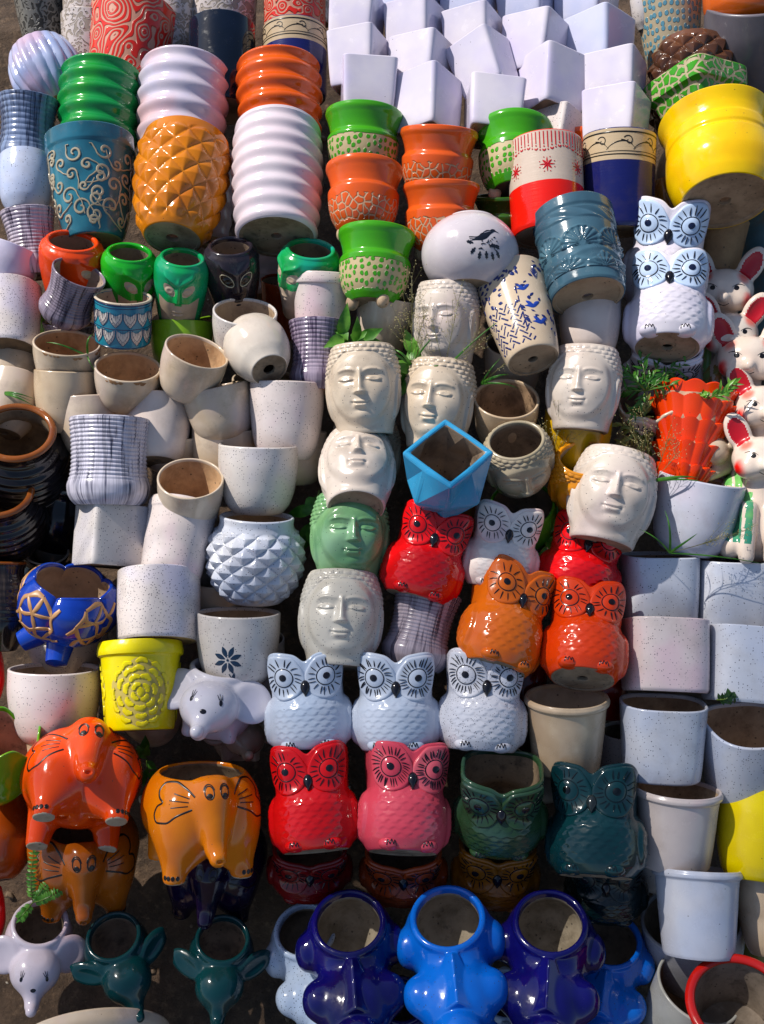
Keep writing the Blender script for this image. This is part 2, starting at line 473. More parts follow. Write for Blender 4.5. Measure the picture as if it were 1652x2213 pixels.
# ------------------------------------------------------------------ ground
def ground_z(y):
    off = np.interp(y, [.4, .8, 1.5, 1.9], [.12, .14, .28, .40])
    z = P0.z + SL*(np.minimum(y, 2.15) - P0.y) - off
    return np.maximum(z, 0)
def rnd_field(x, y, seed, f):
    r = np.random.RandomState(seed); o = 0
    for k in range(6):
        a, p = r.rand()*6.28, r.rand()*6.28; ff = f*(1 + r.rand()*2)
        o = o + np.sin((x*np.cos(a) + y*np.sin(a))*ff + p)
    return o/6
gx = np.r_[-60, -20, -6, -2.5, np.linspace(-1.4, 1.4, 150), 2.5, 6, 20, 60]
gy = np.r_[-60, -20, -6, -2, -.6, np.linspace(0, 2.6, 140), 3.2, 5, 20, 80]
GX, GY = np.meshgrid(gx, gy)
GZ = ground_z(GY) + rnd_field(GX, GY, 1, 11)*.012 + rnd_field(GX, GY, 5, 45)*.005
g = MB(); g.grid(np.stack([GX, GY, GZ], -1), 0)
go = g.build('ground', [soil()], sharp=0); go['kind'] = 'structure'

# ------------------------------------------------------------------ shapes of the plain pots (height fraction, radius fraction)
PR = {
 'cup': [(0, .56), (.05, .64), (.2, .82), (.45, .94), (.75, 1), (1, .985)],
 'round': [(0, .5), (.06, .64), (.25, .88), (.5, 1), (.75, .97), (1, .86)],
 'bucket': [(0, .74), (.04, .78), (.5, .92), (1, 1)],
 'ucup': [(0, .6), (.04, .68), (.16, .82), (.4, .93), (.8, 1), (1, 1)],
 'cyl': [(0, .94), (.05, .985), (.5, 1), (1, 1)],
 'slim': [(0, .86), (.03, .89), (.5, .94), (1, .96)],
 'rimmed': [(0, .74), (.03, .77), (.5, .86), (.82, .915), (.84, .93), (.855, .985), (.9, 1.0), (.95, .99), (1, .965)],
 'rimbead': [(0, .76), (.04, .79), (.5, .87), (.9, .93), (.915, .95), (.94, .995), (.97, 1.0), (1, .975)],
 'corr': [(0, .8), (.05, .88), (.12, .97), (.2, 1), (.28, .95), (.42, .86), (.6, .85), (.82, .91), (1, 1)],
 'corrbig': [(0, .8), (.06, .92), (.14, 1.0), (.22, 1.02), (.34, .95), (.5, .92), (.75, .94), (1, .99)],
 'waist': [(0, .56), (.08, .68), (.22, .82), (.42, .90), (.58, .92), (.625, .885), (.66, .85), (.74, .87), (.87, .94), (.96, 1), (1, .995)],
 'ribs': [(0, .84), (.04, .88), (.3, .95), (.7, 1), (1, .97)],
 'pine': [(0, .72), (.06, .82), (.3, .97), (.6, 1.0), (.85, .92), (1, .84)],
 'pineup': [(0, .6), (.05, .68), (.25, .86), (.6, .98), (.85, .98), (1, .93)],
 'egg': [(0, .38), (.04, .46), (.15, .7), (.35, .92), (.55, 1), (.75, .95), (.9, .8), (1, .62)],
 'collar': [(0, .62), (.04, .66), (.3, .82), (.6, .91), (.84, .955), (.86, .99), (1, 1)],
 'jar': [(0, .55), (.1, .7), (.35, .97), (.5, 1), (.68, .93), (.82, .76), (.88, .70), (.93, .71), (.97, .74), (1, .73)],
 'belly': [(0, .80), (.04, .84), (.12, .90), (.35, .99), (.55, .97), (.6, .93), (.64, .95), (.74, .945), (.78, .91), (.86, .93), (1, 1.03)],
 'bowl': [(0, .45), (.1, .6), (.4, .87), (.75, .98), (1, 1)],
 'taper': [(0, .68), (.03, .71), (.5, .87), (1, 1)],
 'cube': [(0, .83), (.03, .87), (1, 1)],
 'box': [(0, .96), (.03, .985), (1, 1)],
}
def d_ribs(n, amp, lo=0, hi=1):
    def f(U, V): return amp*np.sin(2*PI*n*V + .25*np.sin(U*2))*((V > lo) & (V < hi)) + 0*U
    return f
def d_fine(n, amp, lo=.26, hi=.99):
    n = n*1.4; amp = amp*.8
    def f(U, V):
        m = np.clip((V - lo)/.05, 0, 1)*np.clip((hi - V)/.02, 0, 1)
        return amp*(np.abs(np.sin(PI*n*V + .12*np.sin(3*U)))*2 - 1)*m + 0*U
    return f
def d_diamond(nu, nv, amp, lo=.04, hi=.93, rnd=.0):
    def f(U, V):
        a = U*nu/(2*PI); b = V*nv
        p = np.abs(((a + b) % 1) - .5)*2; q = np.abs(((a - b) % 1) - .5)*2
        h = (1 - np.maximum(p, q))**.72; h = h*(1 - .16*h)
        m = np.clip((V - lo)/.05, 0, 1)*np.clip((hi - V)/.05, 0, 1)
        return amp*(h*2 - .6)*m
    return f
def d_flute(n, amp, tw):
    def f(U, V): return amp*np.abs(np.cos((U*n + V*tw)/2))*(.25 + .75*np.sin(PI*np.clip(V, 0, 1))**.5)
    return f
def d_sum(*fs): return lambda U, V: sum(f(U, V) for f in fs)
def d_wob(seed, amp=.012):
    r = random.Random(seed); a, b, c = [r.random()*6 for _ in range(3)]
    return lambda U, V: amp*(np.sin(2*U + a)*V + .5*np.sin(3*U + b + 2*V) + .4*np.sin(V*5 + c))
TAN = '#a98c6c'
CLAY_IN = ('#bda284', '#8a7058')
_cnt = [0]
def pot(kind, label, cat, x, y, wpx, hpx, prof, mat, roll=0, e=0, spin=0, d=0, disp=None, sq=None, phi=0, ky=1.0, th=.075, hole=.13,
        inner=None, base=None, group=None, zf=None, nu=112, nv=70, extra=None, wob=.010, zr=0, matf=None, more=(), feet=None, rim=None):
    """one pot whose middle is seen at (x, y) on the heap, wpx wide and hpx tall at that distance"""
    _cnt[0] += 1
    p, m, z, s = frame(x, y, roll, e, spin, d*.01)
    R, H = wpx*s/2, hpx*s
    wv = d_wob(_cnt[0], wob)
    dd = d_sum(disp, wv) if disp else wv
    sh = Shell(R, H, PR[prof] if isinstance(prof, str) else prof, dd, zf, sq, phi, ky, zr)
    rt = root(kind, p - z*H/2, m, label, cat, group)
    b, bs = MB(), MB()
    inner = inner or clay(*CLAY_IN)
    base = base or clay('#9a8670', '#6a5844', .8)
    sh.make(b, bs, nu, nv, th, hole, matf=matf)
    mats = [mat, inner, base] + list(more)
    if extra: extra(b, sh, rt, mats)
    b.build('body', mats, rt)
    bs.build('base', [base]*3, rt)
    if feet:
        for k in range(feet):
            a = 2*PI*(k + .25)/feet; f = MB()
            f.ell((.5*R*math.sin(a), -.5*R*math.cos(a), -.01*H), (.17*R, .17*R, .2*R), 0)
            f.build('foot', [inner if feet == 3 else mat], rt)
    if rim:
        r = MB(); U = np.linspace(-PI, PI, nu, endpoint=False)
        top = sh.pt(U, np.full(nu, .995), 0); rr = np.linalg.norm(top[:, :2], axis=1); hat = top[:, :2]/rr[:, None]
        t = np.linspace(0, 2*PI, 12); w_ = rim[1]*R
        P = np.array([np.concatenate([hat*(rr - th*R*.45 + w_*math.cos(q))[:, None], (top[:, 2] + w_*.8*math.sin(q))[:, None]], 1) for q in t])
        r.grid(P, 0, close=True, flip=True); r.build('rim', [rim[0]], rt)
    return rt, sh

# ------------------------------------------------------------------ unseen shade net, added to put the lower rows in shade
def added_shade_net():
    n = N('added_shade_net'); tr = n.t.nodes.new('ShaderNodeBsdfTransparent'); mx = n.t.nodes.new('ShaderNodeMixShader'); mx.inputs[0].default_value = .5
    n.fin(lin('#5f7a6a'), .9); n.L(tr.outputs[0], mx.inputs[1]); n.L(n.b.outputs[0], mx.inputs[2]); n.L(mx.outputs[0], n.t.nodes['Material Output'].inputs[0])
    def up(x, y):
        p, *_ = frame(x, y); return p + SUN*((2.15 - p.z)/SUN.z)
    g = MB(); rt = bpy.data.objects.new('added_shade_net', None); sc.collection.objects.link(rt)
    settag(rt, 'added green shade net on two poles, out of view, shading the lower rows', 'shade net')
    for k, q in enumerate((((570, 1440), (2200, 1440), (2200, 3000), (570, 3000)), ((-500, 1975), (570, 1955), (570, 3000), (-500, 3000)))):
        c = [np.array(up(*v)) for v in q]; u, v = np.meshgrid(np.linspace(0, 1, 30), np.linspace(0, 1, 30))
        P = (1-u)[..., None]*((1-v)[..., None]*c[0] + v[..., None]*c[3]) + u[..., None]*((1-v)[..., None]*c[1] + v[..., None]*c[2])
        P[..., 2] += .02*np.sin(u*9)*np.sin(v*7)
        g.grid(P, 0)
    g.build('net', [n.m], rt)
    for y0, y1, cs in ((1.9, 1.9, ((570, 1440), (2200, 1440))), (.2, .2, ((-500, 3000), (2200, 3000)))):  # added poles and cords, out of view, only there to hold the net
        pl = MB(); pl.tube([(-4.2, y0, 0), (-4.22, y0, 1.4), (-4.2, y0, 2.9)], [.04, .036, .03], 0, 12); pl.build('added_pole', [clay('#a98a4c', '#7d6230', .2)], rt)
        for c in cs:
            cr = MB(); cr.tube([tuple(up(*c)), (-4.2, y0, 2.8)], .0015, 0, 5); cr.build('added_cord', [clay('#8d8468', '#6d6550', .2)], rt)
added_shade_net()
# ------------------------------------------------------------------ owls
def sm(x, a, b):
    t = np.clip((x - a)/(b - a), 0, 1); return t*t*(3 - 2*t)
def gs(x, y, cx, cy, sx, sy): return np.exp(-((x - cx)/sx)**2 - ((y - cy)/sy)**2)
def scallops(U, V, M, K):
    row = np.floor(V*M); f = V*M - row
    def px(par): return np.abs(((U*K/(2*PI) + .5*par) % 1) - .5)*2
    x0 = px(row % 2); x1 = px((row + 1) % 2); e0 = .55*x0**2
    s = np.where(f >= e0, f - e0, np.minimum(f + 1 - .55*x1**2, 1.5))
    return 1 - s/1.2
def owl_disp(fem):
    def f(U, V):
        U, V = np.broadcast_arrays(U, V)
        belly = sm(np.abs(U), .95, .7)*sm(V, .07, .14)*sm(V, .60, .50)
        wing = gs(np.abs(U), V, 1.55, .33, .42, .26)
        wsc = sm(wing, .35, .6)
        d = scallops(U, V, 17, 24)*.020*np.maximum(belly, wsc*.8)
        d = d + .055*sm(wing, .3, .5) + .05*gs(U, V, 0, .44, .7, .16)
        d = d - .035*gs(U, V, 0, .85, .10, .2)
        return d
    return f
def owl_z(U, V):
    k = np.clip((V - .62)/.38, 0, 1)**1.6
    return k*(.045*np.exp(-((np.abs(U) - .80)/.40)**2) - .075*np.exp(-(U/.19)**2) - .02*(np.cos(U) < 0)*1.0)
OWL_P = [(0, .76), (.03, .82), (.12, .94), (.27, 1.0), (.42, .99), (.53, .91), (.61, .84), (.70, .84), (.88, .88), (1, .90)]
def owl(label, x, y, w, h, body, roll=0, e=0, spin=0, d=0, ink=INK, nl=18, disc=None, iris=None, group=None, beak=None, dark=None, claws=True, inner=None, pup=INK, rough=False, seed=0):
    p, m, z, s = frame(x, y, roll, e, spin, d*.01)
    R, H = w*s/2, h*s*.92; W = 2*R
    sh = Shell(R, H, OWL_P, owl_disp(0), owl_z, sq=lambda U: 2.0, ky=.92)
    sh.cs = lambda U, V: (np.abs(np.cos(U))**(2 + 1.5*sm(V, .5, .75)) + np.abs(np.sin(U))**(2 + 1.5*sm(V, .5, .75)))**(-1/(2 + 1.5*sm(V, .5, .75)))
    rt = root('owl_planter', p - z*H/2, m, label, 'owl pot', group)
    b, bs = MB(), MB()
    sh.make(b, bs, 168, 100, .10, .13)
    base = clay('#9a8670', '#6a5844', .6); inr = inner or clay('#8d7a66', '#4f4134')
    b.build('body', [body, inr, base], rt); bs.build('base', [base]*3, rt)
    rnd = random.Random(seed + int(x)); inkm = paint(ink); pm = paint(pup, .08)
    for sd in (-1, 1):
        cv = .770
        def S(a, b_, off, sd=sd):
            V = np.clip(cv + np.asarray(b_)*W/H, .4, .992); U = 2*(np.asarray(a) + sd*.232)/.90
            return sh.pt(U, V, off)
        t = np.linspace(0, 2*PI, 56, endpoint=False)
        t0 = math.radians(42) if sd > 0 else math.radians(138)
        r = .240*(1 + .17*np.maximum(0, np.cos(t - t0))**6)
        ox, oy = r*np.cos(t), np.minimum(r*np.sin(t)*1.04, (.985 - cv)*H/W)
        eb = MB()
        rows = []
        for f, o in ((1.02, .0), (1.0, .03), (.96, .052), (.90, .058), (.82, .050), (.6, .042), (.44, .042), (.40, .052), (.34, .068), (.22, .082), (.1, .088), (.01, .09)):
            k = 1 if f > .5 else f/.5
            cx = .0
            xx = ox*f if f > .5 else .232*f*np.cos(t)
            yy = oy*f if f > .5 else .232*f*np.sin(t)
            rows.append(S(xx, yy, o))
        eb.grid(np.array(rows), 0, close=True)
        # lashes radiating from the iris, and its outline
        ribbon(eb, S, ring(0, 0, .098, 30), .014, 1, .060)
        for k in range(nl):
            a = 2*PI*(k + rnd.random()*.5)/nl; r0 = .115 + rnd.random()*.01
            i = int(a/(2*PI)*56) % 56; rm = math.hypot(ox[i], oy[i])*.88
            r1 = r0 + (rm - r0)*(.75 + .25*rnd.random()); a2 = a + (rnd.random() - .5)*.18 + .10*math.cos(a)*sd
            P = [(r0*math.cos(a), r0*math.sin(a)), ((r0 + r1)/2*math.cos((a + a2)/2), (r0 + r1)/2*math.sin((a + a2)/2)), (r1*math.cos(a2), r1*math.sin(a2))]
            ribbon(eb, S, P, [.006, .014, .012, .003], 1, .066, n=7)
        eo = eb.build('eye', [disc or body, inkm], rt, sharp=60)
        pb = MB(); rows = [S(rr*np.cos(t) , rr*1.05*np.sin(t), o) for rr, o in ((.036, .075), (.034, .10), (.024, .11), (.001, .114))]
        pb.grid(np.array(rows), 0, close=True); pb.build('pupil', [pm], eo)
    kb = MB(); c = sh.pt(np.array([0.]), np.array([.655]), .0)[0]
    def pointed(q):
        q = q.copy(); k = sm(q[..., 2], .2, -1.0); q[..., 0] *= (1 - .72*k); return q
    kb.ell((0, c[1] - .01*W, c[2] - .005*W), (.060*W, .060*W, .100*W), 0, fn=pointed)
    kb.build('beak', [beak or paint('#14131b', .12)], rt)
    for sd in (-1, 1):
        f = MB(); q = sh.pt(np.array([sd*.50]), np.array([.04]), 0)[0]
        f.ell((q[0], q[1] + .055*W, .060*W), (.125*W, .11*W, .075*W), 0)
        if claws:
            cx, cy, cz = q[0], q[1] + .055*W, .065*W
            def SF(a, b_, off):
                a = np.asarray(a)*W; b_ = np.asarray(b_)*W
                k = np.sqrt(np.clip(1 - (a/(.125*W))**2 - (b_/(.075*W))**2, .02, 1))
                return np.stack([cx + a, cy - .11*W*k - off*.1*W - .002*W, .060*W + b_], -1)
            mpts = [(-.055, -.028), (-.045, .030), (-.022, -.012), (-.006, .036), (.018, -.012), (.030, .030), (.052, -.028)]
            ribbon(f, SF, mpts, .011, 1, .03, n=40)
        f.build('foot', [body, inkm], rt)
    return rt

# ------------------------------------------------------------------ serene head planters
def face_relief(X, Y, k=1.0):
    """X, Y in widths from the middle of the face / as height fraction"""
    d = .070*sm(np.sqrt((X/.45)**2 + ((Y - .50)/.44)**2), 1.04, .78)
    d = d + .030*gs(X, Y, 0, .50, .26, .30)
    for s in (-1, 1):
        xx = X*s
        d = d - .060*gs(xx, Y, .155, .60, .085, .055) - .03*gs(xx, Y, .07, .60, .035, .06)
        lid = sm(np.sqrt(((xx - .165)/.098)**2 + ((Y - .585 + .25*(xx - .165)**2)/.042)**2), 1.1, .45)
        d = d + .050*lid
        yl = .558 + 1.6*(xx - .165)**2
        d = d - .026*np.exp(-((Y - yl)/.0085)**2)*sm(np.abs(xx - .165), .105, .08)
        yb = .695 - 1.9*(xx - .15)**2
        d = d + .026*np.exp(-((Y - yb)/.020)**2)*sm(np.abs(xx - .155), .14, .08)
        d = d + .03*gs(xx, Y, .19, .42, .10, .10)
        d = d + .032*gs(xx, Y, .034, .437, .026, .022)
        d = d - .022*gs(xx, Y, .098, .318, .02, .03)
    t = np.clip((.70 - Y)/.26, 0, 1); wn = .020 + .030*t**1.5
    nose = (.035 + .115*t**1.15)*np.exp(-(X/wn)**2)*sm(Y, .405, .44)*sm(Y, .73, .68)
    d = d + nose
    d = d + .030*gs(X, Y, 0, .315, .12, .07)
    up = .335 + .012*np.cos(X*60)*(np.abs(X) < .05)
    d = d + .030*np.exp(-((Y - .338)/.016)**2)*sm(np.abs(X), .105, .05) + .036*np.exp(-((Y - .292 - .5*X*X)/.020)**2)*sm(np.abs(X), .09, .04)
    d = d - .026*np.exp(-((Y - .317 - 1.3*X*X)/.0075)**2)*sm(np.abs(X), .115, .09)
    d = d - .02*gs(X, Y, 0, .245, .07, .018) + .045*gs(X, Y, 0, .185, .10, .05)
    return d*k
def buddha_disp(seed, bead=1, k=1.0):
    def f(U, V):
        U, V = np.broadcast_arrays(U, V); X = U*.5
        d = face_relief(X*.93, V, 1.35*k)
        # beaded hair above a curved hairline and the long ear lobes
        hl = .895 - .95*np.clip(np.abs(X) - .24, 0, 1)**1.25; hair = sm(V, hl, hl + .02)*sm(V, .52, .66)
        beads = (np.abs(np.sin(U*13 + PI/2*(np.floor(V*19) % 2)))*np.abs(np.sin(PI*V*19)))**.7
        d = d + hair*(.015 + .042*bead*beads)
        for s in (-1, 1):
            ax = s*U - 1.28
            ear = sm(np.sqrt((ax/.17)**2 + ((V - .40)/.25)**2), 1.15, .75)
            d = d + .07*ear - .05*gs(ax, V, .0, .45, .07, .12)
        d = d - .10*sm(V, .16, .05)*sm(np.abs(U), 1.7, .8)*0 
        return d
    return f
BUD_P = [(0, .73), (.03, .76), (.09, .78), (.18, .84), (.34, .94), (.52, .98), (.70, .975), (.87, .90), (1, .80)]
def head_pot(label, x, y, w, h, mat, roll=0, e=0, spin=0, d=0, group='serene face planters', inner=None, bead=1, k=1.0, ky=.92, kind='face_planter', cat='face planter'):
    p, m, z, s = frame(x, y, roll, e, spin, d*.01)
    R, H = w*s/2, h*s
    sh = Shell(R, H, BUD_P, buddha_disp(0, bead, k), None, ky=ky)
    rt = root(kind, p - z*H/2, m, label, cat, group)
    b, bs = MB(), MB()
    sh.make(b, bs, 240, 170, .10, .13)
    base = clay('#9a8670', '#6a5844', .6)
    b.build('body', [mat, inner or clay(*CLAY_IN), base], rt, sharp=0); bs.build('base', [base]*3, rt)
    return rt

# ------------------------------------------------------------------ heads with a plain glazed half mask
MSK_P = [(0, .66), (.04, .71), (.14, .76), (.3, .84), (.5, .94), (.7, 1.0), (.86, 1.0), (.94, .95), (1, .82)]
def mask_disp(U, V):
    U, V = np.broadcast_arrays(U, V); X = U*.5; V = .81*V - .07
    d = np.zeros_like(X)
    for s in (-1, 1):
        xx = X*s
        d = d - .07*gs(xx, V, .15, .50, .10, .055) + .055*sm(np.sqrt(((xx - .165)/.10)**2 + ((V - .495)/.045)**2), 1.1, .5)
        yb = .575 + .35*np.clip(xx - .03, 0, 1)
        d = d + .07*np.exp(-((V - yb)/.03)**2)*sm(xx, .0, .05)*sm(xx, .34, .22)
        d = d + .03*gs(xx, V, .2, .34, .1, .08)
    t = np.clip((.62 - V)/.26, 0, 1); wn = .03 + .035*t
    d = d + (.05 + .12*t)*np.exp(-(X/wn)**2)*sm(V, .345, .385)*sm(V, .66, .6)
    d = d + .05*gs(X, V, 0, .24, .16, .08)
    d = d + .02*np.exp(-((V - .262)/.014)**2)*sm(np.abs(X), .12, .06) - .028*np.exp(-((V - .242)/.009)**2)*sm(np.abs(X), .13, .10) + .024*np.exp(-((V - .215)/.016)**2)*sm(np.abs(X), .10, .05)
    d = d + .05*gs(X, V, 0, .10, .13, .05)
    return d*1.0
def mask_head(label, x, y, w, h, mask, skin, eye=None, roll=0, e=25, spin=0, d=0, outline=None):
    p, m, z, s = frame(x, y, roll, e, spin, d*.01)
    R, H = w*s*.52, h*s*1.04
    sh = Shell(R, H, MSK_P, mask_disp, None, ky=1.05)
    rt = root('masked_face_planter', p - z*H/2, m, label, 'face planter', 'small planters shaped as masked heads')
    def matf(U, V):
        X = U*.5; V = .81*V - .07
        skinp = (V < .36 + .25*np.clip(np.abs(X) - .2, 0, 1) - .0*X) & (np.abs(X) < .42) & ~((np.abs(X) < .07) & (V > .33))
        r = np.zeros(U.shape, int); r[skinp] = 3
        for q in (-1, 1):
            dx = X*q - .18; dy = V - .50 - .28*dx
            ey = np.sqrt((dx/.118)**2 + (dy/.056)**2) < 1
            r[ey] = 4
        return r
    b, bs = MB(), MB()
    sh.make(b, bs, 260, 190, .16, .13, matf=matf)
    base = clay('#9a8670', '#6a5844', .6)
    if outline:
        for q in (-1, 1):
            t = np.linspace(0, 2*PI, 40)
            def S(a, v, off): return sh.pt(2*np.asarray(a), np.asarray(v), off)
            A = q*(.18 + .122*np.cos(t)); Vv = (.57 + .058*np.sin(t) + .28*.122*np.cos(t))/.81
            ribbon(b, S, np.stack([A, Vv], -1), .010, 5, .012)
    b.build('body', [mask, clay('#9c8671', '#6b5b4b', .4), base, skin, eye or skin, outline or skin], rt, sharp=0); bs.build('base', [base]*3, rt)

# ------------------------------------------------------------------ animal pots modelled as one skin
def build_sdf(fn, lo, hi, h, W, mats, rt, name='body', matf=None, smooth_it=1):
    P = gridpts(lo, hi, h); F = fn(P).astype(np.float32)
    V, Q = nets(F, lo, h)
    M = np.zeros(len(Q), np.int32)
    if matf is not None: M = matf(V[Q].mean(1))
    mb = MB(); mb.raw(V*W, Q, M)
    return mb, V, Q
def bvh_of(mb): return BVHTree.FromPolygons([tuple(v) for v in np.vstack(mb.V)], [tuple(int(i) for i in f) for f in np.vstack(mb.F)])
def heart_ear(mb, S, cx, cy, k, flip, W):
    """heart shaped ear outline with three strokes, opening towards the face"""
    t = np.array([(.10, .10), (-.08, .20), (-.24, .26), (-.38, .24), (-.45, .13), (-.41, .04), (-.34, -.01), (-.42, -.07), (-.45, -.17), (-.38, -.27), (-.24, -.26), (-.10, -.16), (.08, -.06)])
    t = t * [flip, 1] * k + [cx, cy]
    ribbon(mb, S, t*W, .016*W, 1, .0035*W, n=60)
    for yy, L in ((.09, .2), (.03, .24), (-.03, .2)):
        q = np.array([(.02, yy*.8), (-L, yy*1.5 - .02)])*[flip, 1]*k + [cx, cy]
        ribbon(mb, S, q*W, .009*W, 1, .0035*W, n=8)
def elephant(label, x, y, wpx, mat, roll=0, e=0, spin=0, d=0, group=None, h=.012, el=8, mz=0.0):
    p, m, z, s = frame(x, y, roll, e, spin, d*.01); W = wpx*s
    rt = root('elephant_planter', p - z*W*.47, m, label, 'elephant pot', group)
    def fn(P):
        A = P.copy(); A[..., 0] = np.abs(A[..., 0])
        b = S_ell(P, (0, 0, .52), (.50, .48, .42))
        b = smin(b, S_ell(A, (.20, -.24, .40), (.24, .24, .34)), .10)
        b = smin(b, S_ell(P, (0, -.36, .64), (.18, .17, .25)), .07)
        b = smin(b, S_cap(P, (0, -.42, .66), (0, -.54, .32), .15, .088), .06)
        b = smin(b, S_cap(P, (0, -.54, .32), (0, -.62, .26), .085, .072), .03)
        b = smin(b, S_cap(A, (.25, -.27, .30), (.28, -.33, .05), .14, .095), .07)
        b = smin(b, S_cap(A, (.25, .24, .30), (.28, .28, .05), .14, .095), .07)
        b = smax(b, P[..., 2] - .86, .04)
        cav = np.minimum(S_ell(P, (0, .02, .56), (.42, .40, .34)), np.maximum(np.linalg.norm(P[..., :2]*[1, 1.05], axis=-1) - .345, .60 - P[..., 2]))
        b = smax(b, -cav, .03)
        b = np.maximum(b, -(P[..., 2] - .0))
        return np.maximum(b, -(np.linalg.norm((P - [0, -.69, .25])*[1, .8, 1.6], axis=-1) - .028))
    def matf(c):
        r2 = np.sqrt(c[:, 0]**2 + (c[:, 1]*1.03)**2)
        q = ((c[:, 0]/.43)**2 + ((c[:, 1] - .02)/.41)**2 + ((c[:, 2] - .56)/.35)**2 < 1) & (c[:, 2] < .80) & (r2 < .43)
        M = np.where(q, 2, 0); M[c[:, 2] < .012] = 3; return M
    mb, V, Q = build_sdf(fn, (-.56, -.74, -.02), (.56, .56, .9), h, W, None, rt, matf=matf)
    bv = bvh_of(mb); S = proj(bv, 0, el)
    ce, se = math.cos(math.radians(el)), math.sin(math.radians(el))
    zz = lambda v: (v + mz)*ce - .50*se      # rough height of a mark on the picture plane
    for q in (-1, 1):
        c = (q*.062, zz(.755)); 
        ribbon(mb, S, ring(c[0]*W, c[1]*W, .034*W, 24, .052*W), .010*W, 1, .0035*W)
        fan(mb, S, (c[0]*W, (c[1] - .022)*W), circ(c[0]*W, (c[1] - .024)*W, .023*W, .02*W), 1, .004*W)
        a = np.linspace(.3, PI - .3, 9); ribbon(mb, S, np.stack([(c[0] + .042*np.cos(a))*W, (c[1] + .066*np.sin(a))*W], -1), .009*W, 1, .0035*W)
    SL_ = proj(bv, -38, el); SR_ = proj(bv, 38, el)
    heart_ear(mb, SL_, .09, zz(.66), .62, 1, W); heart_ear(mb, SR_, -.09, zz(.66), .62, -1, W)
    for q in (-1, 1):
        for k in (-1.5, -.5, .5, 1.5):
            az = q*20 + k*24; A = math.radians(az)
            cx = (q*.30)*math.cos(A) + (-.33)*math.sin(A)
            fan(mb, proj(bv, az, 0), (cx*W, .06*W), circ(cx*W, .06*W, .016*W, .02*W, 12), 1, .004*W)
    mb.build('body', [mat, paint('#1c120c', .3), clay('#9a866e', '#6a5844', .5), clay('#b8aa94', '#94846c', .3)], rt, sharp=0)
    return rt

def baby_elephant(label, x, y, wpx, mat, roll=0, e=60, spin=0, d=0, group=None, h=.013, eyes=True, inner=None, leafy=False):
    """a calf seen from above: round open back, wide ears, trunk pointing ahead"""
    p, m, z, s = frame(x, y, roll, e, spin, d*.01); W = wpx*s
    rt = root('calf_planter', p - z*W*.35, m, label, 'elephant pot', group)
    Re = Matrix.Rotation(math.radians(28), 4, 'Z') @ Matrix.Rotation(math.radians(-38), 4, 'X')
    Re2 = Matrix.Rotation(math.radians(38), 4, 'Z') @ Matrix.Rotation(math.radians(20), 4, 'X')
    Re3 = Matrix.Rotation(math.radians(38), 4, 'Z') @ Matrix.Rotation(math.radians(-40), 4, 'X')
    def fn(P):
        A = P.copy(); A[..., 0] = np.abs(A[..., 0])
        b = S_ell(P, (0, .14, .36), (.43, .44, .50))
        b = smin(b, S_ell(P, (0, -.34, .44), (.31, .31, .27)), .07)
        b = smin(b, S_cap(P, (0, -.48, .40), (.0, -.74, .32), .16, .085), .08)
        b = smin(b, S_cap(P, (0, -.74, .32), (0, -.84, .36), .080, .068), .03)
        b = smin(b, S_cap(A, (.19, -.10, .2), (.22, -.14, .05), .10, .08), .06)
        b = smin(b, S_cap(A, (.19, .32, .2), (.22, .38, .05), .10, .08), .06)
        ear = S_ell(A, (.42, -.10, .52), (.29, .060, .15), Re3) if leafy else S_ell(A, (.40, -.16, .50), (.24, .060, .24), Re)
        ear = smax(ear, -(S_ell(A, (.44, -.155, .56), (.24, .04, .10), Re3) if leafy else S_ell(A, (.415, -.215, .54), (.19, .045, .19), Re)), .02)
        b = smin(b, ear, .03)
        b = smax(b, P[..., 2] - .70, .02); b = smin(b, np.sqrt((np.linalg.norm((P - [0, .16, 0])[..., :2], axis=-1) - .325)**2 + (P[..., 2] - .685)**2) - .034, .03)
        cav = np.minimum(S_ell(P, (0, .16, .42), (.34, .35, .34)), np.maximum(np.linalg.norm((P - [0, .16, 0])[..., :2], axis=-1) - .295, .5 - P[..., 2]))
        b = smax(b, -cav, .03)
        b = np.maximum(b, -(np.linalg.norm((P - [0, .14, 0])[..., :2], axis=-1) - .05) - 10*np.maximum(P[..., 2] - .3, 0))
        return np.maximum(b, -P[..., 2])
    def matf(c):
        q = (np.hypot(c[:, 0]/.352, (c[:, 1] - .16)/.362)**2 + ((c[:, 2] - .42)/.36)**2 < 1) & (c[:, 2] < .655)
        return np.where(q, 2, 0)
    mb, V, Q = build_sdf(fn, (-.62, -.94, -.03), (.62, .6, .82), h, W, None, rt, matf=matf)
    bv = bvh_of(mb)
    if eyes:
        for q in (-1, 1):
            S = proj(bv, q*20, 35); A = math.radians(q*20); E = math.radians(35)
            P0_ = Vector((q*.135, -.50, .55)); fr = Vector((math.sin(A)*math.cos(E), -math.cos(A)*math.cos(E), math.sin(E))); rt_ = Vector((math.cos(A), math.sin(A), 0)); up = fr.cross(rt_)
            cx, cy = P0_.dot(rt_), P0_.dot(up)
            fan(mb, S, (cx*W, cy*W), circ(cx*W, cy*W, .020*W, .034*W, 14), 1, .004*W)
            for a in (60, 90, 120):
                a = math.radians(a); ribbon(mb, S, [((cx + .03*math.cos(a))*W, (cy + .035*math.sin(a))*W), ((cx + .055*math.cos(a + .2))*W, (cy + .10*math.sin(a))*W)], [.012*W, .004*W], 1, .004*W, n=6)
        S = proj(bv, 0, 10); fan(mb, S, (0, .385*W), circ(0, .385*W, .034*W, .024*W), 1, .004*W)
    mb.build('body', [mat, paint('#15121a', .2), inner or clay('#8f7c69', '#4b3e33', .9), clay()], rt, sharp=0)
    return rt

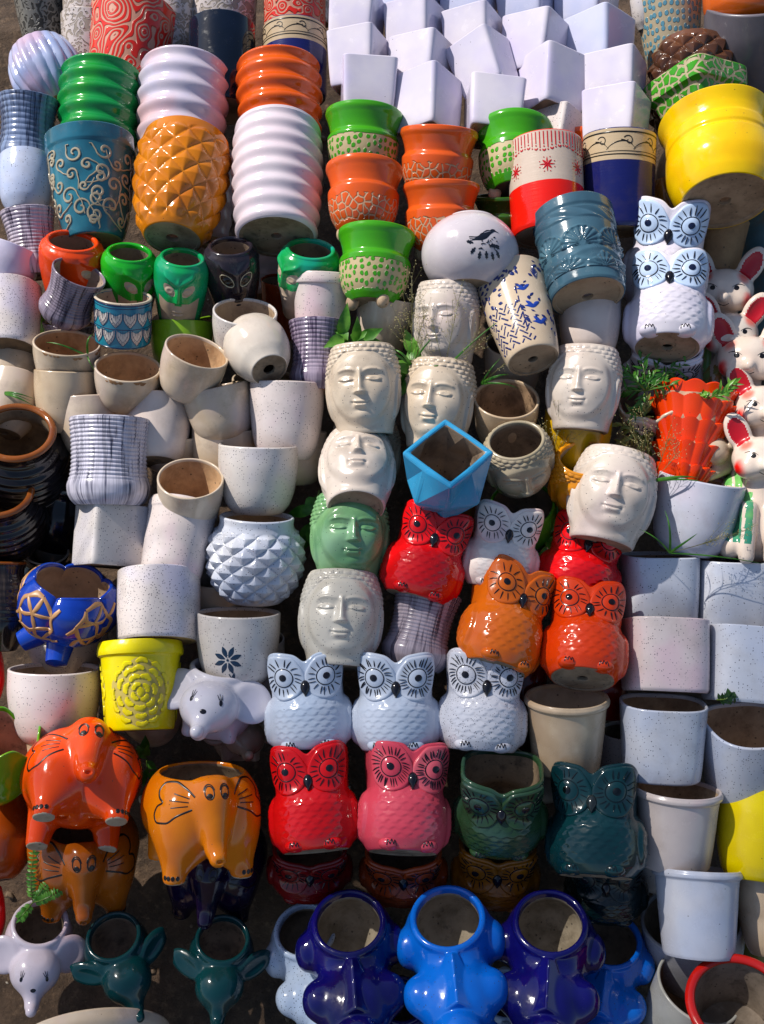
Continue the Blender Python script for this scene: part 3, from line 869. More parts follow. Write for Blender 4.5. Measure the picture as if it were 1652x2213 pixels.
def bunny(label, x, y, wpx, mat, roll=0, e=58, spin=0, d=0, group=None, h=.014, inner=None):
    """a plump animal pot seen from above: open top, round ears and arms, a pointed leaf on its front and a ball below"""
    p, m, z, s = frame(x, y, roll, e, spin, d*.01); W = wpx*s
    rt = root('animal_planter', p - z*W*.3, m, label, 'animal pot', group)
    def fn(P):
        A = P.copy(); A[..., 0] = np.abs(A[..., 0])
        b = S_ell(P, (0, .36, .34), (.46, .47, .53))
        b = smin(b, S_ell(P, (0, -.25, .36), (.39, .44, .30)), .12)
        b = smin(b, S_ell(A, (.43, .27, .40), (.12, .18, .19)), .07)
        b = smin(b, S_ell(A, (.34, -.24, .40), (.16, .19, .18)), .07)
        b = smin(b, S_ell(P, (0, .80, .42), (.11, .10, .11)), .05)
        # pointed leaf with a central ridge
        lw = .21*np.clip((.06 - P[..., 1])/.5, 0, 1)**.7
        leafd = np.maximum(np.abs(P[..., 0])*.9 + (P[..., 2] - .735 - .10*np.clip(P[..., 1] + .2, -1, 1))*1.0, np.abs(P[..., 0]) - lw)*.7
        leafd = np.maximum(np.maximum(leafd, P[..., 1] - .07), -(P[..., 1] + .52)); leafd = np.maximum(leafd, .3 - P[..., 2])
        b = smin(b, leafd, .012)
        b = smin(b, S_ell(P, (0, -.66, .42), (.22, .24, .22)), .035)
        b = smin(b, S_cap(A, (.26, -.55, .16), (.28, -.68, .10), .13, .1), .05)
        b = smax(b, P[..., 2] - .70 - .30*np.clip(-P[..., 1] - .02, 0, .1)*8, .02); b = smin(b, np.sqrt((np.linalg.norm((P - [0, .36, 0])[..., :2], axis=-1) - .335)**2 + (P[..., 2] - .69)**2) - .036, .03)
        cav = np.minimum(S_ell(P, (0, .36, .42), (.36, .38, .34)), np.maximum(np.linalg.norm((P - [0, .36, 0])[..., :2]*[1, .97], axis=-1) - .305, .5 - P[..., 2]))
        b = smax(b, -cav, .015)
        b = np.maximum(b, -(np.linalg.norm((P - [.02, .28, 0])[..., :2], axis=-1) - .065) - 10*np.maximum(P[..., 2] - .3, 0))
        return np.maximum(b, -P[..., 2])
    def matf(c):
        q = (((c[:, 0])/.375)**2 + ((c[:, 1] - .36)/.395)**2 + ((c[:, 2] - .42)/.37)**2 < 1) & (c[:, 2] < .655)
        return np.where(q, 1, 0)
    mb, V, Q = build_sdf(fn, (-.6, -.96, -.03), (.6, .96, .9), h, W, None, rt, matf=matf)
    mb.build('body', [mat, inner or clay('#a39580', '#71644f', .75)], rt, sharp=0)
    return rt

def fox(label, x, y, wpx, roll=0, e=0, spin=0, d=0, h=.014, scarf='#3f8f3c', vest=True):
    """seated animal figure; (x, y) is the middle of its head, wpx the width of the head"""
    p, m, z, s = frame(x, y, roll, e, spin, d*.01); W = wpx*s
    rt = root('fox_figurine', p - z*W*1.75, m, label, 'animal figurine', 'white ceramic foxes with red ears')
    def fn(P):
        A = P.copy(); A[..., 0] = np.abs(A[..., 0])
        hd = S_ell(P, (0, 0, 1.75), (.50, .42, .38))
        hd = smin(hd, S_ell(A, (.22, -.20, 1.60), (.25, .24, .20)), .10)
        hd = smin(hd, S_cap(P, (0, -.3, 1.66), (0, -.46, 1.64), .16, .09), .10)
        Re = Matrix.Rotation(math.radians(28), 4, 'Y')
        ear = S_ell(A, (.42, .02, 2.18), (.21, .10, .36), Re)
        ear = smax(ear, -S_ell(A, (.43, -.085, 2.18), (.15, .07, .28), Re), .02)
        hd = smin(hd, ear, .06)
        bd = S_ell(P, (0, .12, .62), (.52, .46, .66))
        bd = smin(bd, S_cap(P, (0, .05, 1.1), (0, 0, 1.5), .30, .22), .1)
        bd = smin(bd, S_cap(A, (.2, -.30, .9), (.2, -.42, .12), .15, .13), .06)
        bd = smin(bd, S_ell(A, (.42, -.05, .28), (.22, .38, .26)), .08)
        b = smin(hd, bd, .08)
        return np.maximum(b, -P[..., 2])
    def matf(c):
        A = np.abs(c[:, 0]); M = np.zeros(len(c), np.int32)
        Re = Matrix.Rotation(math.radians(28), 3, 'Y'); q = np.stack([A - .43, c[:, 1] + .085, c[:, 2] - 2.18], -1) @ np.array(Re)
        M[((q/np.array([.165, .08, .295]))**2).sum(-1) < 1.05] = 2
        if vest: M[(c[:, 2] < 1.18) & (c[:, 2] > .35) & (c[:, 1] < .25) & (A > .10) & (np.sin(A*38) > -.6)] = 3
        return M
    mb, V, Q = build_sdf(fn, (-.78, -.62, -.03), (.78, .66, 2.78), h*1.6, W, None, rt, matf=matf)
    bv = bvh_of(mb); S = proj(bv, 0, 0)
    for q in (-1, 1):
        cx, cy = q*.20, 1.80
        fan(mb, S, (cx*W, cy*W), circ(cx*W, cy*W, .045*W, .042*W, 14), 1, .004*W)
        t = np.linspace(-.6, 1, 12); P = np.stack([(cx + q*.13*t), cy + .055 - .06*(t - .1)**2 + .03*t], -1)
        ribbon(mb, S, P*W, [.004*W, .018*W, .006*W], 1, .005*W)
    t = np.linspace(-1, 1, 12); ribbon(mb, S, np.stack([.09*t, 1.50 + .035*t*t], -1)*W, .012*W, 1, .005*W)
    sp = []
    for q in (-1, 1):
        sp.append((q*.38*W, -.28*W, 1.58*W, .19*W, '#d8150f')); sp.append((q*.33*W, -.25*W, 2.0*W, .17*W, '#e07868'))
    mb.build('body', [blush('#d3bfb0', tuple(sp)), paint('#120f12', .15), paint('#b01422', .25), glaze(scarf, '#7fc06a', grime=.1)], rt, sharp=0)
    return rt
# ------------------------------------------------------------------ painted and trailed decoration
def spiral(cx, cy, r, turns, a0, sg=1, n=26, tail=None):
    t = np.linspace(0, 1, n); rr = r*(1 - .86*t); a = a0 + sg*turns*2*PI*t
    P = np.stack([cx + rr*np.cos(a), cy + rr*np.sin(a)], -1)
    return P if tail is None else np.vstack([tail, P])
def deco_vines(b, sh, rt, mats):
    r = random.Random(3); top = sh.H/(2*sh.R)*.80
    for i in range(60):
        a = -1.15 + 2.3*((i*.7549) % 1); y = .07 + (top - .12)*((i*.5698) % 1)
        rad = .055 + .05*r.random(); sg = r.choice((-1, 1)); a0 = r.random()*6.28
        P = spiral(a, y, rad, 1.25, a0, sg)
        tx = np.array([[a + 2.6*rad*math.cos(a0 - sg*.9), y + 2.6*rad*math.sin(a0 - sg*.9)], [a + 1.6*rad*math.cos(a0 - sg*.5), y + 1.6*rad*math.sin(a0 - sg*.5)]])
        tx[:, 1] = np.clip(tx[:, 1], .03, top)
        P[:, 1] = np.clip(P[:, 1], .03, top)
        ribbon(b, sh.M, np.vstack([tx, P]), [.012, .030, .028, .020], 3, .026)
def deco_band(b, sh, rt, mats):
    T = sh.H/(2*sh.R); lo, hi = T*.74, T*.985
    wrap = lambda y, w: ribbon(b, sh.M, [(a, y) for a in np.linspace(-1.55, 1.55, 90)], w, 3, .010)
    wrap(lo - .01, .016); wrap(hi - .03, .022); wrap(lo + .03, .010)
    m = (lo + hi)/2; h = (hi - lo)*.33
    for k in range(-4, 5):
        c = k*.36
        t = np.linspace(0, 1, 16)
        ribbon(b, sh.M, np.stack([c - .17 + .34*t, m - h + 2*h*(t**.7)*np.cos(t*1.2)], -1), [.006, .018, .006], 3, .010)
        ribbon(b, sh.M, spiral(c + .12, m + .1*h, h*.7, 1.1, 2.6, -1), [.016, .012, .005], 3, .010)
        ribbon(b, sh.M, np.stack([c + .02 + .2*t, m + h*.2 - h*1.1*t*t], -1), [.014, .004], 3, .010)
def deco_redlines(b, sh, rt, mats):
    T = sh.H/(2*sh.R)
    for k in range(-26, 27):
        a = k*.052; L = .15 + .05*(k % 2) + .03*math.cos(k*.6)
        ribbon(b, sh.M, [(a, T*.985), (a, T*.985 - L)], .016, 3, .012, n=8)
        fan(b, sh.M, (a, T*.985 - L - .028), circ(a, T*.985 - L - .028, .011, n=8), 3, .012)
        if k % 2 == 0: 
            y = T*.985 - L - .075
            for q in (-1, 1): P, w = petal((a, y - .02), PI/2 - q*.6, .04, .022); ribbon(b, sh.M, P, w, 3, .012)
    for a0 in (-.95, -.47, 0, .47, .95):
        a0 += .03; c = (a0, T*.63)
        for k in range(4):
            P, w = petal(c, PI/4 + k*PI/2, .085, .030); ribbon(b, sh.M, P, w, 3, .012)
            P, w = petal(c, k*PI/2, .10, .020); ribbon(b, sh.M, P, w, 3, .012)
        for k in range(8):
            q = (c[0] + .105*math.cos(k*PI/4 + .39), c[1] + .105*math.sin(k*PI/4 + .39)); fan(b, sh.M, q, circ(*q, .008, n=7), 3, .012)
def deco_bird(b, sh, rt, mats):
    def S(a, v, off=.01): return sh.M(np.asarray(a)*1.0 + .14, np.asarray(v)*1.0 + .34, off)
    R_ = lambda P, w, n=18: ribbon(b, S, P, w, 3, .008, n=n)
    R_([(-.13, -.035), (-.06, -.01), (.0, .02), (.05, .06), (.09, .085)], [.004, .03, .062, .060, .036, .012])
    R_([(.055, .088), (.085, .098), (.12, .088)], [.012, .028, .030, .006])
    R_([(.11, .092), (.145, .083)], [.014, .003], 6)
    R_([(-.155, .0), (-.10, .0), (-.06, .01)], [.012, .010, .006]); R_([(-.15, -.02), (-.09, -.018)], [.008, .005])
    R_([(-.02, .055), (.03, .085), (.06, .09)], [.004, .014, .004]); R_([(-.05, .03), (-.01, .055)], [.004, .012, .004])
    r = random.Random(5)
    for (cx, cy, an) in ((-.09, -.10, -2.2), (-.04, -.13, -1.7), (.02, -.12, -1.4), (.08, -.12, -1.2), (.10, -.05, -.4), (-.11, -.06, 2.9), (.13, -.10, -.9), (.05, -.07, .2)):
        P, w = petal((cx, cy), an, .075, .034); ribbon(b, S, P, w*(1 + .4*np.sin(np.arange(9)*2.4)), 3, .008)
    for k in range(14):
        q = (-.03 + .17*r.random(), -.09 + .12*r.random()); fan(b, S, q, circ(*q, .007, n=8), 3, .008)
    for k in range(10):
        x0, y0, a = -.10 + .24*r.random(), -.13 + .12*r.random(), r.random()*6.3
        R_([(x0, y0), (x0 + .04*math.cos(a), y0 + .04*math.sin(a))], [.004, .012, .003], 6)
def deco_willow(b, sh, rt, mats):
    r = random.Random(11); T = sh.H/(2*sh.R)
    for i in range(13):                      # diagonal lattice of short bars
        for j in range(8):
            if r.random() < .15: continue
            a = -.42 + .075*j + (.037 if i % 2 else 0) - .02*i*.4; y = .10 + i*.048
            ang = .9 if (i + j) % 2 else -.75; L = .029
            ribbon(b, sh.M, [(a - L*math.cos(ang), y - L*math.sin(ang)), (a + L*math.cos(ang), y + L*math.sin(ang))], .021, 3, .012, n=6)
    for k in range(74):                      # scattered leaves and petals of the upper half
        a = -.6 + 1.25*r.random(); y = T*(.50 + .46*r.random()) if a < .05 else T*(.15 + .80*r.random())
        P, w = petal((a, y), r.random()*6.28, .05 + .045*r.random(), .026 + .026*r.random()); ribbon(b, sh.M, P, w, 3, .012)
    for (a, y, s_) in ((.16, T*.62, 1.3), (.22, T*.42, 1.5), (.26, T*.24, 1.5)):
        ribbon(b, sh.M, [(a - .08*s_, y + .01), (a, y), (a + .05*s_, y + .035)], [.004, .05*s_, .01], 4, .012, n=12)
        for q in (-1, 1): P, w = petal((a, y), 1.5 + q*.9, .08*s_, .035*s_); ribbon(b, sh.M, P, w, 4, .013)
    for yy in range(5): ribbon(b, sh.M, [(.05, T*.2 + yy*.13), (.055, T*.2 + yy*.13 + .09)], .018, 3, .012, n=6)
    for k in range(7):
        a = .33 + .018*k; P, w = petal((a, T*.9 - .03*abs(k - 3)), -1.2 - .12*k, .14, .018); ribbon(b, sh.M, P, w, 3, .012)
def deco_scales(b, sh, rt, mats):
    """two rows of painted lotus petals over turquoise"""
    T = sh.H/(2*sh.R); S = sh.M
    bands = [(T*.06, T*.42), (T*.46, T*.80)]
    for y in (T*.955, T*.90, T*.445, T*.03): ribbon(b, S, [(a, y) for a in np.linspace(-1.55, 1.55, 80)], .020 if y > T*.9 else .014, 3, .010)
    for bi, (lo, hi) in enumerate(bands):
        for k in range(-6, 7):
            c = k*.25 + .125*bi; w = .115; h = hi - lo
            shp = lambda f: [(c - w*f, hi), (c - w*f, hi - h*.35*f), (c - w*.75*f, hi - h*.62*f), (c - w*.3*f, hi - h*.84*f), (c, hi - h*.95*f), (c + w*.3*f, hi - h*.84*f), (c + w*.75*f, hi - h*.62*f), (c + w*f, hi - h*.35*f), (c + w*f, hi)]
            fan(b, S, (c, hi - h*.4), np.array(shp(.98)), 4, .008)
            ribbon(b, S, shp(.98), .010, 3, .016, n=30); ribbon(b, S, shp(.72), .007, 3, .016, n=26)
            for q in range(9):
                f = -1 + 2*q/8; x0 = c + w*.72*f*math.cos(f*.4); y0 = hi - h*.70*(1 - abs(f)**2.2)
                ribbon(b, S, [(x0, y0), (c + w*.97*f, y0 - h*.17*(1 - .6*abs(f)))], .006, 3, .016, n=5)
            for q in (-.35, 0, .35): ribbon(b, S, [(c + q*w, hi - .01), (c + q*w*.8, hi - h*(.45 - abs(q)*.4))], .006, 3, .016, n=5)
def deco_daisy(b, sh, rt, mats):
    c = (-.12, sh.H/(2*sh.R)*.42)
    for k in range(8):
        a = k*PI/4 + PI/8; q = (c[0] + .035*math.cos(a), c[1] + .035*math.sin(a)); P, w = petal(q, a, .135, .058); ribbon(b, sh.M, P, np.maximum(w, .012)*1.0, 3, .008)
    fan(b, sh.M, c, circ(*c, .016, n=10), 3, .010)
    ribbon(b, sh.M, [(c[0] + .02, c[1] - .17), (c[0] + .07, c[1] - .26), (c[0] + .09, .03)], [.014, .010], 3, .008, n=14)
    for a in (.6, 2.6): P, w = petal((c[0] + .06, c[1] - .27), a - 1.2, .12, .04); ribbon(b, sh.M, P, w, 3, .008)
def deco_rose(b, sh, rt, mats):
    """raised yellow petals of a rose over an unglazed ground"""
    r = random.Random(4); T = sh.H/(2*sh.R); c = np.array([-.02, T*.42]); S = sh.M
    for q in (-1.0, 0, 1.0):
        c = np.array([q*.86, T*.42])
        fan(b, S, c, [(c[0] + (.33 + .04*math.sin(5*t))*math.cos(t), c[1] + (.36 + .03*math.cos(4*t))*math.sin(t)) for t in np.linspace(0, 2*PI, 40, endpoint=False)], 3, .006, 6)
        for ri, (rad, n, L, wd) in enumerate(((.0, 1, .09, .09), (.085, 4, .11, .062), (.17, 7, .13, .068), (.255, 10, .13, .066), (.335, 12, .14, .062))):
            for k in range(n):
                a = 2*PI*k/n + ri*.5 + r.random()*.2; ctr = c + rad*np.array([math.cos(a), math.sin(a)*1.08]); t = a + PI/2
                P = [ctr + L*.5*f*np.array([math.cos(t + f*.5), math.sin(t + f*.5)]) for f in np.linspace(-1, 1, 9)]
                P = np.clip(np.array(P), [-9, .02], [9, T*.80])
                ribbon(b, S, P, wd*np.sin(PI*np.linspace(.08, .92, 9))**.55*(1 + .15*np.sin(np.arange(9)*2 + k)), 0, .030)
def coral(b, S, cx, cy, k, mat, seed, off=.010):
    r = random.Random(seed)
    pts = [(cx + k*x, cy + k*y) for x, y in ((-.10, .20), (.05, .24), (-.16, .08), (-.02, .10), (.14, .12), (-.12, -.04), (.02, -.03), (.16, .0), (-.05, -.16), (.09, -.14), (.20, .20), (-.18, -.14), (.02, -.27), (-.22, .0), (.22, -.1))]
    for i, j in ((0, 2), (0, 3), (1, 3), (1, 4), (3, 2), (3, 4), (2, 5), (3, 6), (4, 7), (5, 6), (6, 7), (5, 8), (6, 8), (6, 9), (7, 9), (4, 10), (5, 11), (8, 12), (2, 13), (9, 14), (1, 0), (8, 9)):
        a, c = np.array(pts[i]), np.array(pts[j]); m = (a + c)/2 + np.array([r.random() - .5, r.random() - .5])*k*.06
        ribbon(b, S, [a, m, c], [.012*k*2, .018*k*2, .012*k*2], mat, off, n=9)
def coral_extra(b, sh, rt, mats):
    for i, a in enumerate((-.62, 0, .62)): coral(b, sh.M, a, sh.H/(2*sh.R)*.50, 1.0, 3, i)
def d_fans(U, V):
    """carved palm fans between rope bands"""
    U, V = np.broadcast_arrays(U, V); d = np.zeros(U.shape)
    for k in range(-3, 4):
        cu, cv = k*.95 + .12, .40
        x = (U - cu)*.5; y = (V - cv)*1.25; r = np.sqrt(x*x + y*y); a = np.arctan2(y, x)
        m = (y > -.03)*sm(r, .26, .235)*sm(r, .02, .06)
        d = d + m*(.036*np.abs(np.cos(a*9)) - .010) + .034*np.exp(-((r - .255)/.014)**2)*(y > -.03)
        x2 = (U - cu - .475)*.5; y2 = (V - .12)*1.25; r2 = np.sqrt(x2*x2 + y2*y2); a2 = np.arctan2(y2, x2)
        d = d + (y2 > 0)*sm(r2, .24, .2)*sm(r, .25, .27)*.030*np.abs(np.cos(a2*8))
    rope = sm(V, .70, .73)*sm(V, .86, .83)
    d = d + rope*.032*np.abs(np.sin(U*4 + V*26)) + .02*np.exp(-((V - .30 - .035*np.sin(U*3))/.03)**2) + .02*np.exp(-((V - .22 + .03*np.sin(U*3))/.02)**2)
    d = d + .03*sm(V, .86, .9)
    return d

def deco_chips(b, sh, rt, mats):
    r = random.Random(int(sh.H*1e5)); T = sh.H/(2*sh.R)
    for a0, n in ((-.34, 4), (.12, 2), (.5, 2)):
        for k in range(n):
            a = a0 + .07*k + .03*r.random(); y = T*(.985 - .05*r.random()); rr = .022 + .03*r.random()
            fan(b, sh.M, (a, y), [(a + rr*(1 + .4*math.sin(t*3 + k))*math.cos(t), min(y + rr*.7*(1 + .3*math.cos(t*2 + k))*math.sin(t), T*.999)) for t in np.linspace(0, 2*PI, 14, endpoint=False)], 3, .006, 2)
# ------------------------------------------------------------------ glazes of the stock
WHITE = glaze('#d9d0d6', '#cfc6cc', .15, tint='#c9c3dc')
WHITEP = glaze('#d6c8c0', '#cabab2', .14, tint='#d3b6b3')
CREAM = glaze('#cfbda8', '#c0aa90', .16, tint='#c4afae', grime=.35)
CREAM2 = glaze('#c9b295', '#b79d80', .2, grime=.35)
SPECK = glaze('#d3cac3', '#c8bfb9', .17, speck=.42, tint='#c9c5d2')
SPECKP = glaze('#d8cbc8', '#cfc2bd', .17, speck=.32, tint='#ddb9c4')
SPECKD = glaze('#d8cdc8', '#cdc2bd', .17, speck=.8, tint='#c9c3dd')
SPECKB = glaze('#c9cad2', '#bcc0cc', .15, speck=.30, tint='#b4bed6')
LAV = glaze('#d3cbdc', '#c7bfd6', .13, tint='#b9b9dd')
CUBE = glaze('#d8d0da', '#cbc4d6', .13, tint='#c4b9de', grime=.06)
CUBE2 = glaze('#c9c9df', '#bfc2dc', .13, tint='#aeb6dc', grime=.05)
GREYP = streak('#b9adbb', '#3a2b45', .5)
BLUEG = streak('#7c8cae', '#222c48', .75)
PALEG = streak('#c9c5d3', '#2c2f4c', .45)
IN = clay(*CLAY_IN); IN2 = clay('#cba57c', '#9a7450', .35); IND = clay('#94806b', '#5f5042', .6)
ORANGE = glaze('#ee5a10', '#e24c0c', .12, grime=.05)
def W_(label, cat, *a, **k):
    return pot('flower_pot', label, cat, *a, **k)
# ------------------------------------------------------------------ upper left: embossed, ribbed and carved pots
MZW = maze('#cfc3bf', '#9c8f83', 8.5, 17, 0, .2, worm=True)
MZG = maze('#7f7a72', '#3c3832', 7, 15, 0, .3, worm=True)
MZR = maze('#d9281b', '#c58a72', 3.1, 52, -.1, .14)
G = 'pots with a raised labyrinth pattern'
W_('dark grey embossed pot in the shade at the top left corner', 'pot', 88, 18, 118, 190, 'taper', MZG, -8, -8, d=-14, group=G)
W_('topmost white embossed pot of the stack behind the red swirl pot', 'pot', 212, -45, 142, 150, 'bucket', MZW, 0, -18, d=-15, group=G)
W_('white embossed pot with only its left flank showing beside the red swirl pot', 'pot', 205, 55, 142, 110, 'bucket', MZW, 3, -18, d=-13.5, group=G)
W_('lowest white embossed pot half hidden left of the red swirl pot', 'pot', 200, 100, 140, 110, 'bucket', MZW, 3, -18, d=-12, group=G)
W_('white embossed pot between the red swirl pot and the black one', 'pot', 352, -25, 128, 130, 'bucket', MZW, 0, -18, d=-16, group=G)
W_('white embossed pot leaning behind the right side of the red swirl pot', 'pot', 366, 85, 118, 160, 'bucket', MZW, 2, -18, d=-14, group=G)
W_('white embossed pot standing inside the glossy black cylinder', 'pot', 480, 5, 150, 220, 'cyl', MZW, 2, -16, d=-15, group=G)
W_('pale embossed pot behind the red swirl pot at the top edge', 'pot', 672, -10, 92, 120, 'cyl', MZW, 0, -15, d=-16, group=G)
W_('red pot with raised swirls leaning at the top left', 'pot', 280, 120, 184, 200, 'bucket', MZR, 7, -30, d=-9, nu=160)
W_('smaller red swirl pot at the top edge above a blue banded pot', 'pot', 637, 14, 134, 150, 'cyl', MZR, 0, -22, d=-14, nu=160)
W_('glossy blue black cylinder pot over a white embossed one', 'pot', 481, 150, 143, 190, 'cyl', glaze('#101c30', '#0c1524', .08, grime=0), 0, -28, d=-9)
BB = two_tone('#b9a283', '#191f5e', .72, wob=0.0)
W_('blue and beige scroll banded pot under the smaller red swirl pot', 'pot', 638, 140, 138, 150, 'cyl', BB, 0, -26, d=-9.5, extra=deco_band, more=(paint('#16130f', .25),), group='blue pots with a beige scroll band')
W_('pale blue swirled melon pot at the left, lying on its side', 'pot', 108, 172, 150, 140, 'round', glaze('#a9b3d2', '#93a2cc', .16, tint='#d6a5b0'), -22, -38, d=-7, disp=d_flute(20, .085, 3.6), nu=220, nv=90)
R5 = d_ribs(5.2, .040, 0, .985)
W_('green ribbed pot above the teal pot with scrolls', 'ribbed pot', 216, 250, 173, 190, 'ribs', glaze('#128a40', '#0f7a38', .13, tint='#2fa520', grime=.03), 3, -27, d=-4, disp=R5, group='ribbed pots', nv=110)
W_('pale lilac ribbed pot above the ochre diamond pot', 'ribbed pot', 394, 250, 190, 215, 'ribs', glaze('#cfc4d0', '#c3bcd2', .13, tint='#d7a09c', grime=.05), 4, -28, d=-4, disp=R5, group='ribbed pots', nv=110)
W_('orange ribbed pot stacked above the big white ribbed one', 'ribbed pot', 605, 235, 182, 190, 'ribs', glaze('#dd5a12', '#cf4f0c', .1, grime=.03), -2, -27, d=-4, disp=R5, group='ribbed pots', nv=110)
W_('big white ribbed pot showing its brown base with a drain hole', 'ribbed pot', 600, 398, 194, 262, 'ribs', glaze('#d9ccd2', '#cfc2cb', .13, tint='#d8c4cc', grime=.04), 1, -34, d=4, disp=d_ribs(7.2, .030, 0, .985), group='ribbed pots', nv=140, hole=.12)
W_('white ribbed pot in shadow below the big white ribbed pot', 'ribbed pot', 590, 575, 160, 150, 'ribs', WHITE, 0, -15, d=-13, disp=R5, group='ribbed pots', nv=110)
W_('grey ribbed pot half hidden behind the ochre diamond pot', 'ribbed pot', 462, 430, 90, 200, 'ribs', WHITE, 6, -25, d=-12, disp=R5, group='ribbed pots', nv=110)
W_('teal pot trailed with cream scrolls, its collar under the green ribbed pot', 'pot', 200, 412, 188, 225, 'collar', glaze('#2b6d84', '#1f5468', .14, tint='#3b8a9c', grime=.2), -3, -22, d=2, extra=deco_vines, more=(glaze('#b5a88f', '#a1967f', .3),))
W_('ochre pot of raised diamonds showing its clay base', 'pot', 389, 414, 203, 245, 'pineup', glaze('#d07a0e', '#b9650a', .13, tint='#dd8a18', grime=.06), 9, -36, d=4, disp=d_diamond(11, 4.6, .05), nu=220, nv=150)
W_('dark blue grooved pot at the left edge', 'grooved pot', 60, 292, 128, 150, 'corr', BLUEG, 2, -15, d=-3, disp=d_fine(9, .018), nv=110, group='streaked grooved pots')
W_('pale blue cup with its shaded underside showing at the left edge', 'cup', 57, 405, 120, 125, 'cup', glaze('#bcc4dc', '#aebbdc', .15, speck=.2, tint='#d5cbc0'), 2, -32, d=-2, group='plain glazed cups')
W_('small lilac grooved pot below the pale blue cup', 'grooved pot', 70, 528, 114, 140, 'corr', GREYP, -8, -13, d=1, disp=d_fine(13, .02), nv=120, group='streaked grooved pots')
W_('lavender cup cut by the left edge under the lilac grooved pot', 'cup', 10, 592, 130, 115, 'cup', LAV, 18, -8, d=2, group='plain glazed cups')
W_('speckled cylinder at the left edge showing a brown base', 'pot', 22, 690, 126, 150, 'cyl', SPECKD, 3, -28, d=3, base=clay('#7a6248', '#4a3a2a', .6))
W_('domed white cup lying upside down at the left edge', 'cup', 20, 815, 126, 130, 'round', CREAM, 15, -35, d=1, group='plain glazed cups')
W_('cream cup overlapping the domed cup at the left edge', 'cup', 22, 878, 130, 130, 'cup', CREAM, 12, -20, d=2, group='plain glazed cups')
W_('purple grey grooved pot tipped right with its mouth open', 'grooved pot', 153, 640, 116, 118, 'corr', streak('#8c7f8e', '#2b2233', .6), 20, 28, d=8, disp=d_fine(13, .018), nv=120, group='streaked grooved pots', inner=clay('#a4907e', '#85705f', .2))
W_('grooved pot in shadow under the tipped purple grey one', 'grooved pot', 150, 745, 112, 90, 'corr', GREYP, 0, 10, d=-3, disp=d_fine(9, .02), nv=100, group='streaked grooved pots')
W_('lime pot peeping between the tipped grooved pot and speckled cylinder', 'pot', 112, 690, 70, 90, 'cup', glaze('#6fa81f', '#5d931a'), 0, 0, d=-5)

# ------------------------------------------------------------------ masked faces
SKIN = glaze('#b8a48f', '#a89480', .3, grime=.2)
mask_head('orange masked face planter behind the tipped grooved pot', 156, 596, 128, 150, glaze('#e8480c', '#d83f0a', .12, grime=.03), SKIN, spin=48, e=26, d=3)
mask_head('bright green masked face planter behind the blue petal pot', 280, 628, 114, 165, glaze('#1fa51f', '#12902a', .12, grime=.03), SKIN, spin=22, e=26, d=3)
mask_head('teal green masked face planter beside the black one', 390, 636, 112, 160, glaze('#149a6a', '#0f8a40', .12, grime=.03, tint='#0fae3a'), SKIN, spin=-4, roll=3, e=26, d=4.5)
mask_head('black masked face planter with pale outlined eyes', 504, 612, 114, 160, glaze('#2e2730', '#1f1a22', .16, grime=.1), glaze('#2e2730', '#1f1a22', .16), glaze('#0c0a0c'), spin=8, e=26, roll=-4, d=3, outline=paint('#c9bd9d'))
mask_head('green masked face planter turned to the left behind the rimmed speckled pot', 664, 612, 122, 150, glaze('#159447', '#18a28a', .12, grime=.03), SKIN, spin=-50, e=27, roll=6, d=3)
W_('terracotta orange pot in the gap left of the rimmed speckled pot', 'pot', 604, 668, 80, 130, 'bucket', glaze('#a8401a', '#8a3012'), 0, 20, d=-6)

# ------------------------------------------------------------------ green and orange bowls on three feet
GN = cells('#3f9a14', '#b9a67c', 11, .10, .47, .27, .03, dot=True)
ON = cells('#d8561a', '#c39a78', 10, .12, .43, .10, .10)
def bowl(label, x, y, w, h, mat, roll, e, d=0, **k):
    return pot('footed_bowl', label, 'bowl', x, y, w, h, 'waist', mat, roll, e, d=d, disp=d_sum(), feet=3, group='footed bowls with a netted lower half', nv=90, **k)
bowl('green netted bowl right below the white cubes, topmost of the left stack', 785, 320, 168, 142, GN, 3, -20, 3)
bowl('orange netted bowl under the topmost green one', 786, 437, 168, 145, ON, 2, -22, 8)
bowl('orange netted bowl right of the topmost green bowl', 946, 358, 168, 138, ON, 4, -8, 5)
bowl('orange netted bowl behind the round pot with the bird', 953, 474, 168, 138, ON, 1, -8, 8)
bowl('green netted bowl beside the red and cream pot', 1112, 350, 168, 150, GN, 0, -34, 4, base=clay('#3b3024', '#241d16', .8))
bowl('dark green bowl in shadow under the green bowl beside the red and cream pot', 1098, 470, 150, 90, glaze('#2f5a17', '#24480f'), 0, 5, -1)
bowl('green netted bowl below the orange ones, beside a masked face', 810, 582, 170, 152, GN, 4, -18, 9)
W_('orange bowl rim peeping behind the blue scroll banded pot', 'bowl', 1262, 360, 140, 120, 'waist', glaze('#d8561a', '#c94c12'), 0, -20, d=-3)

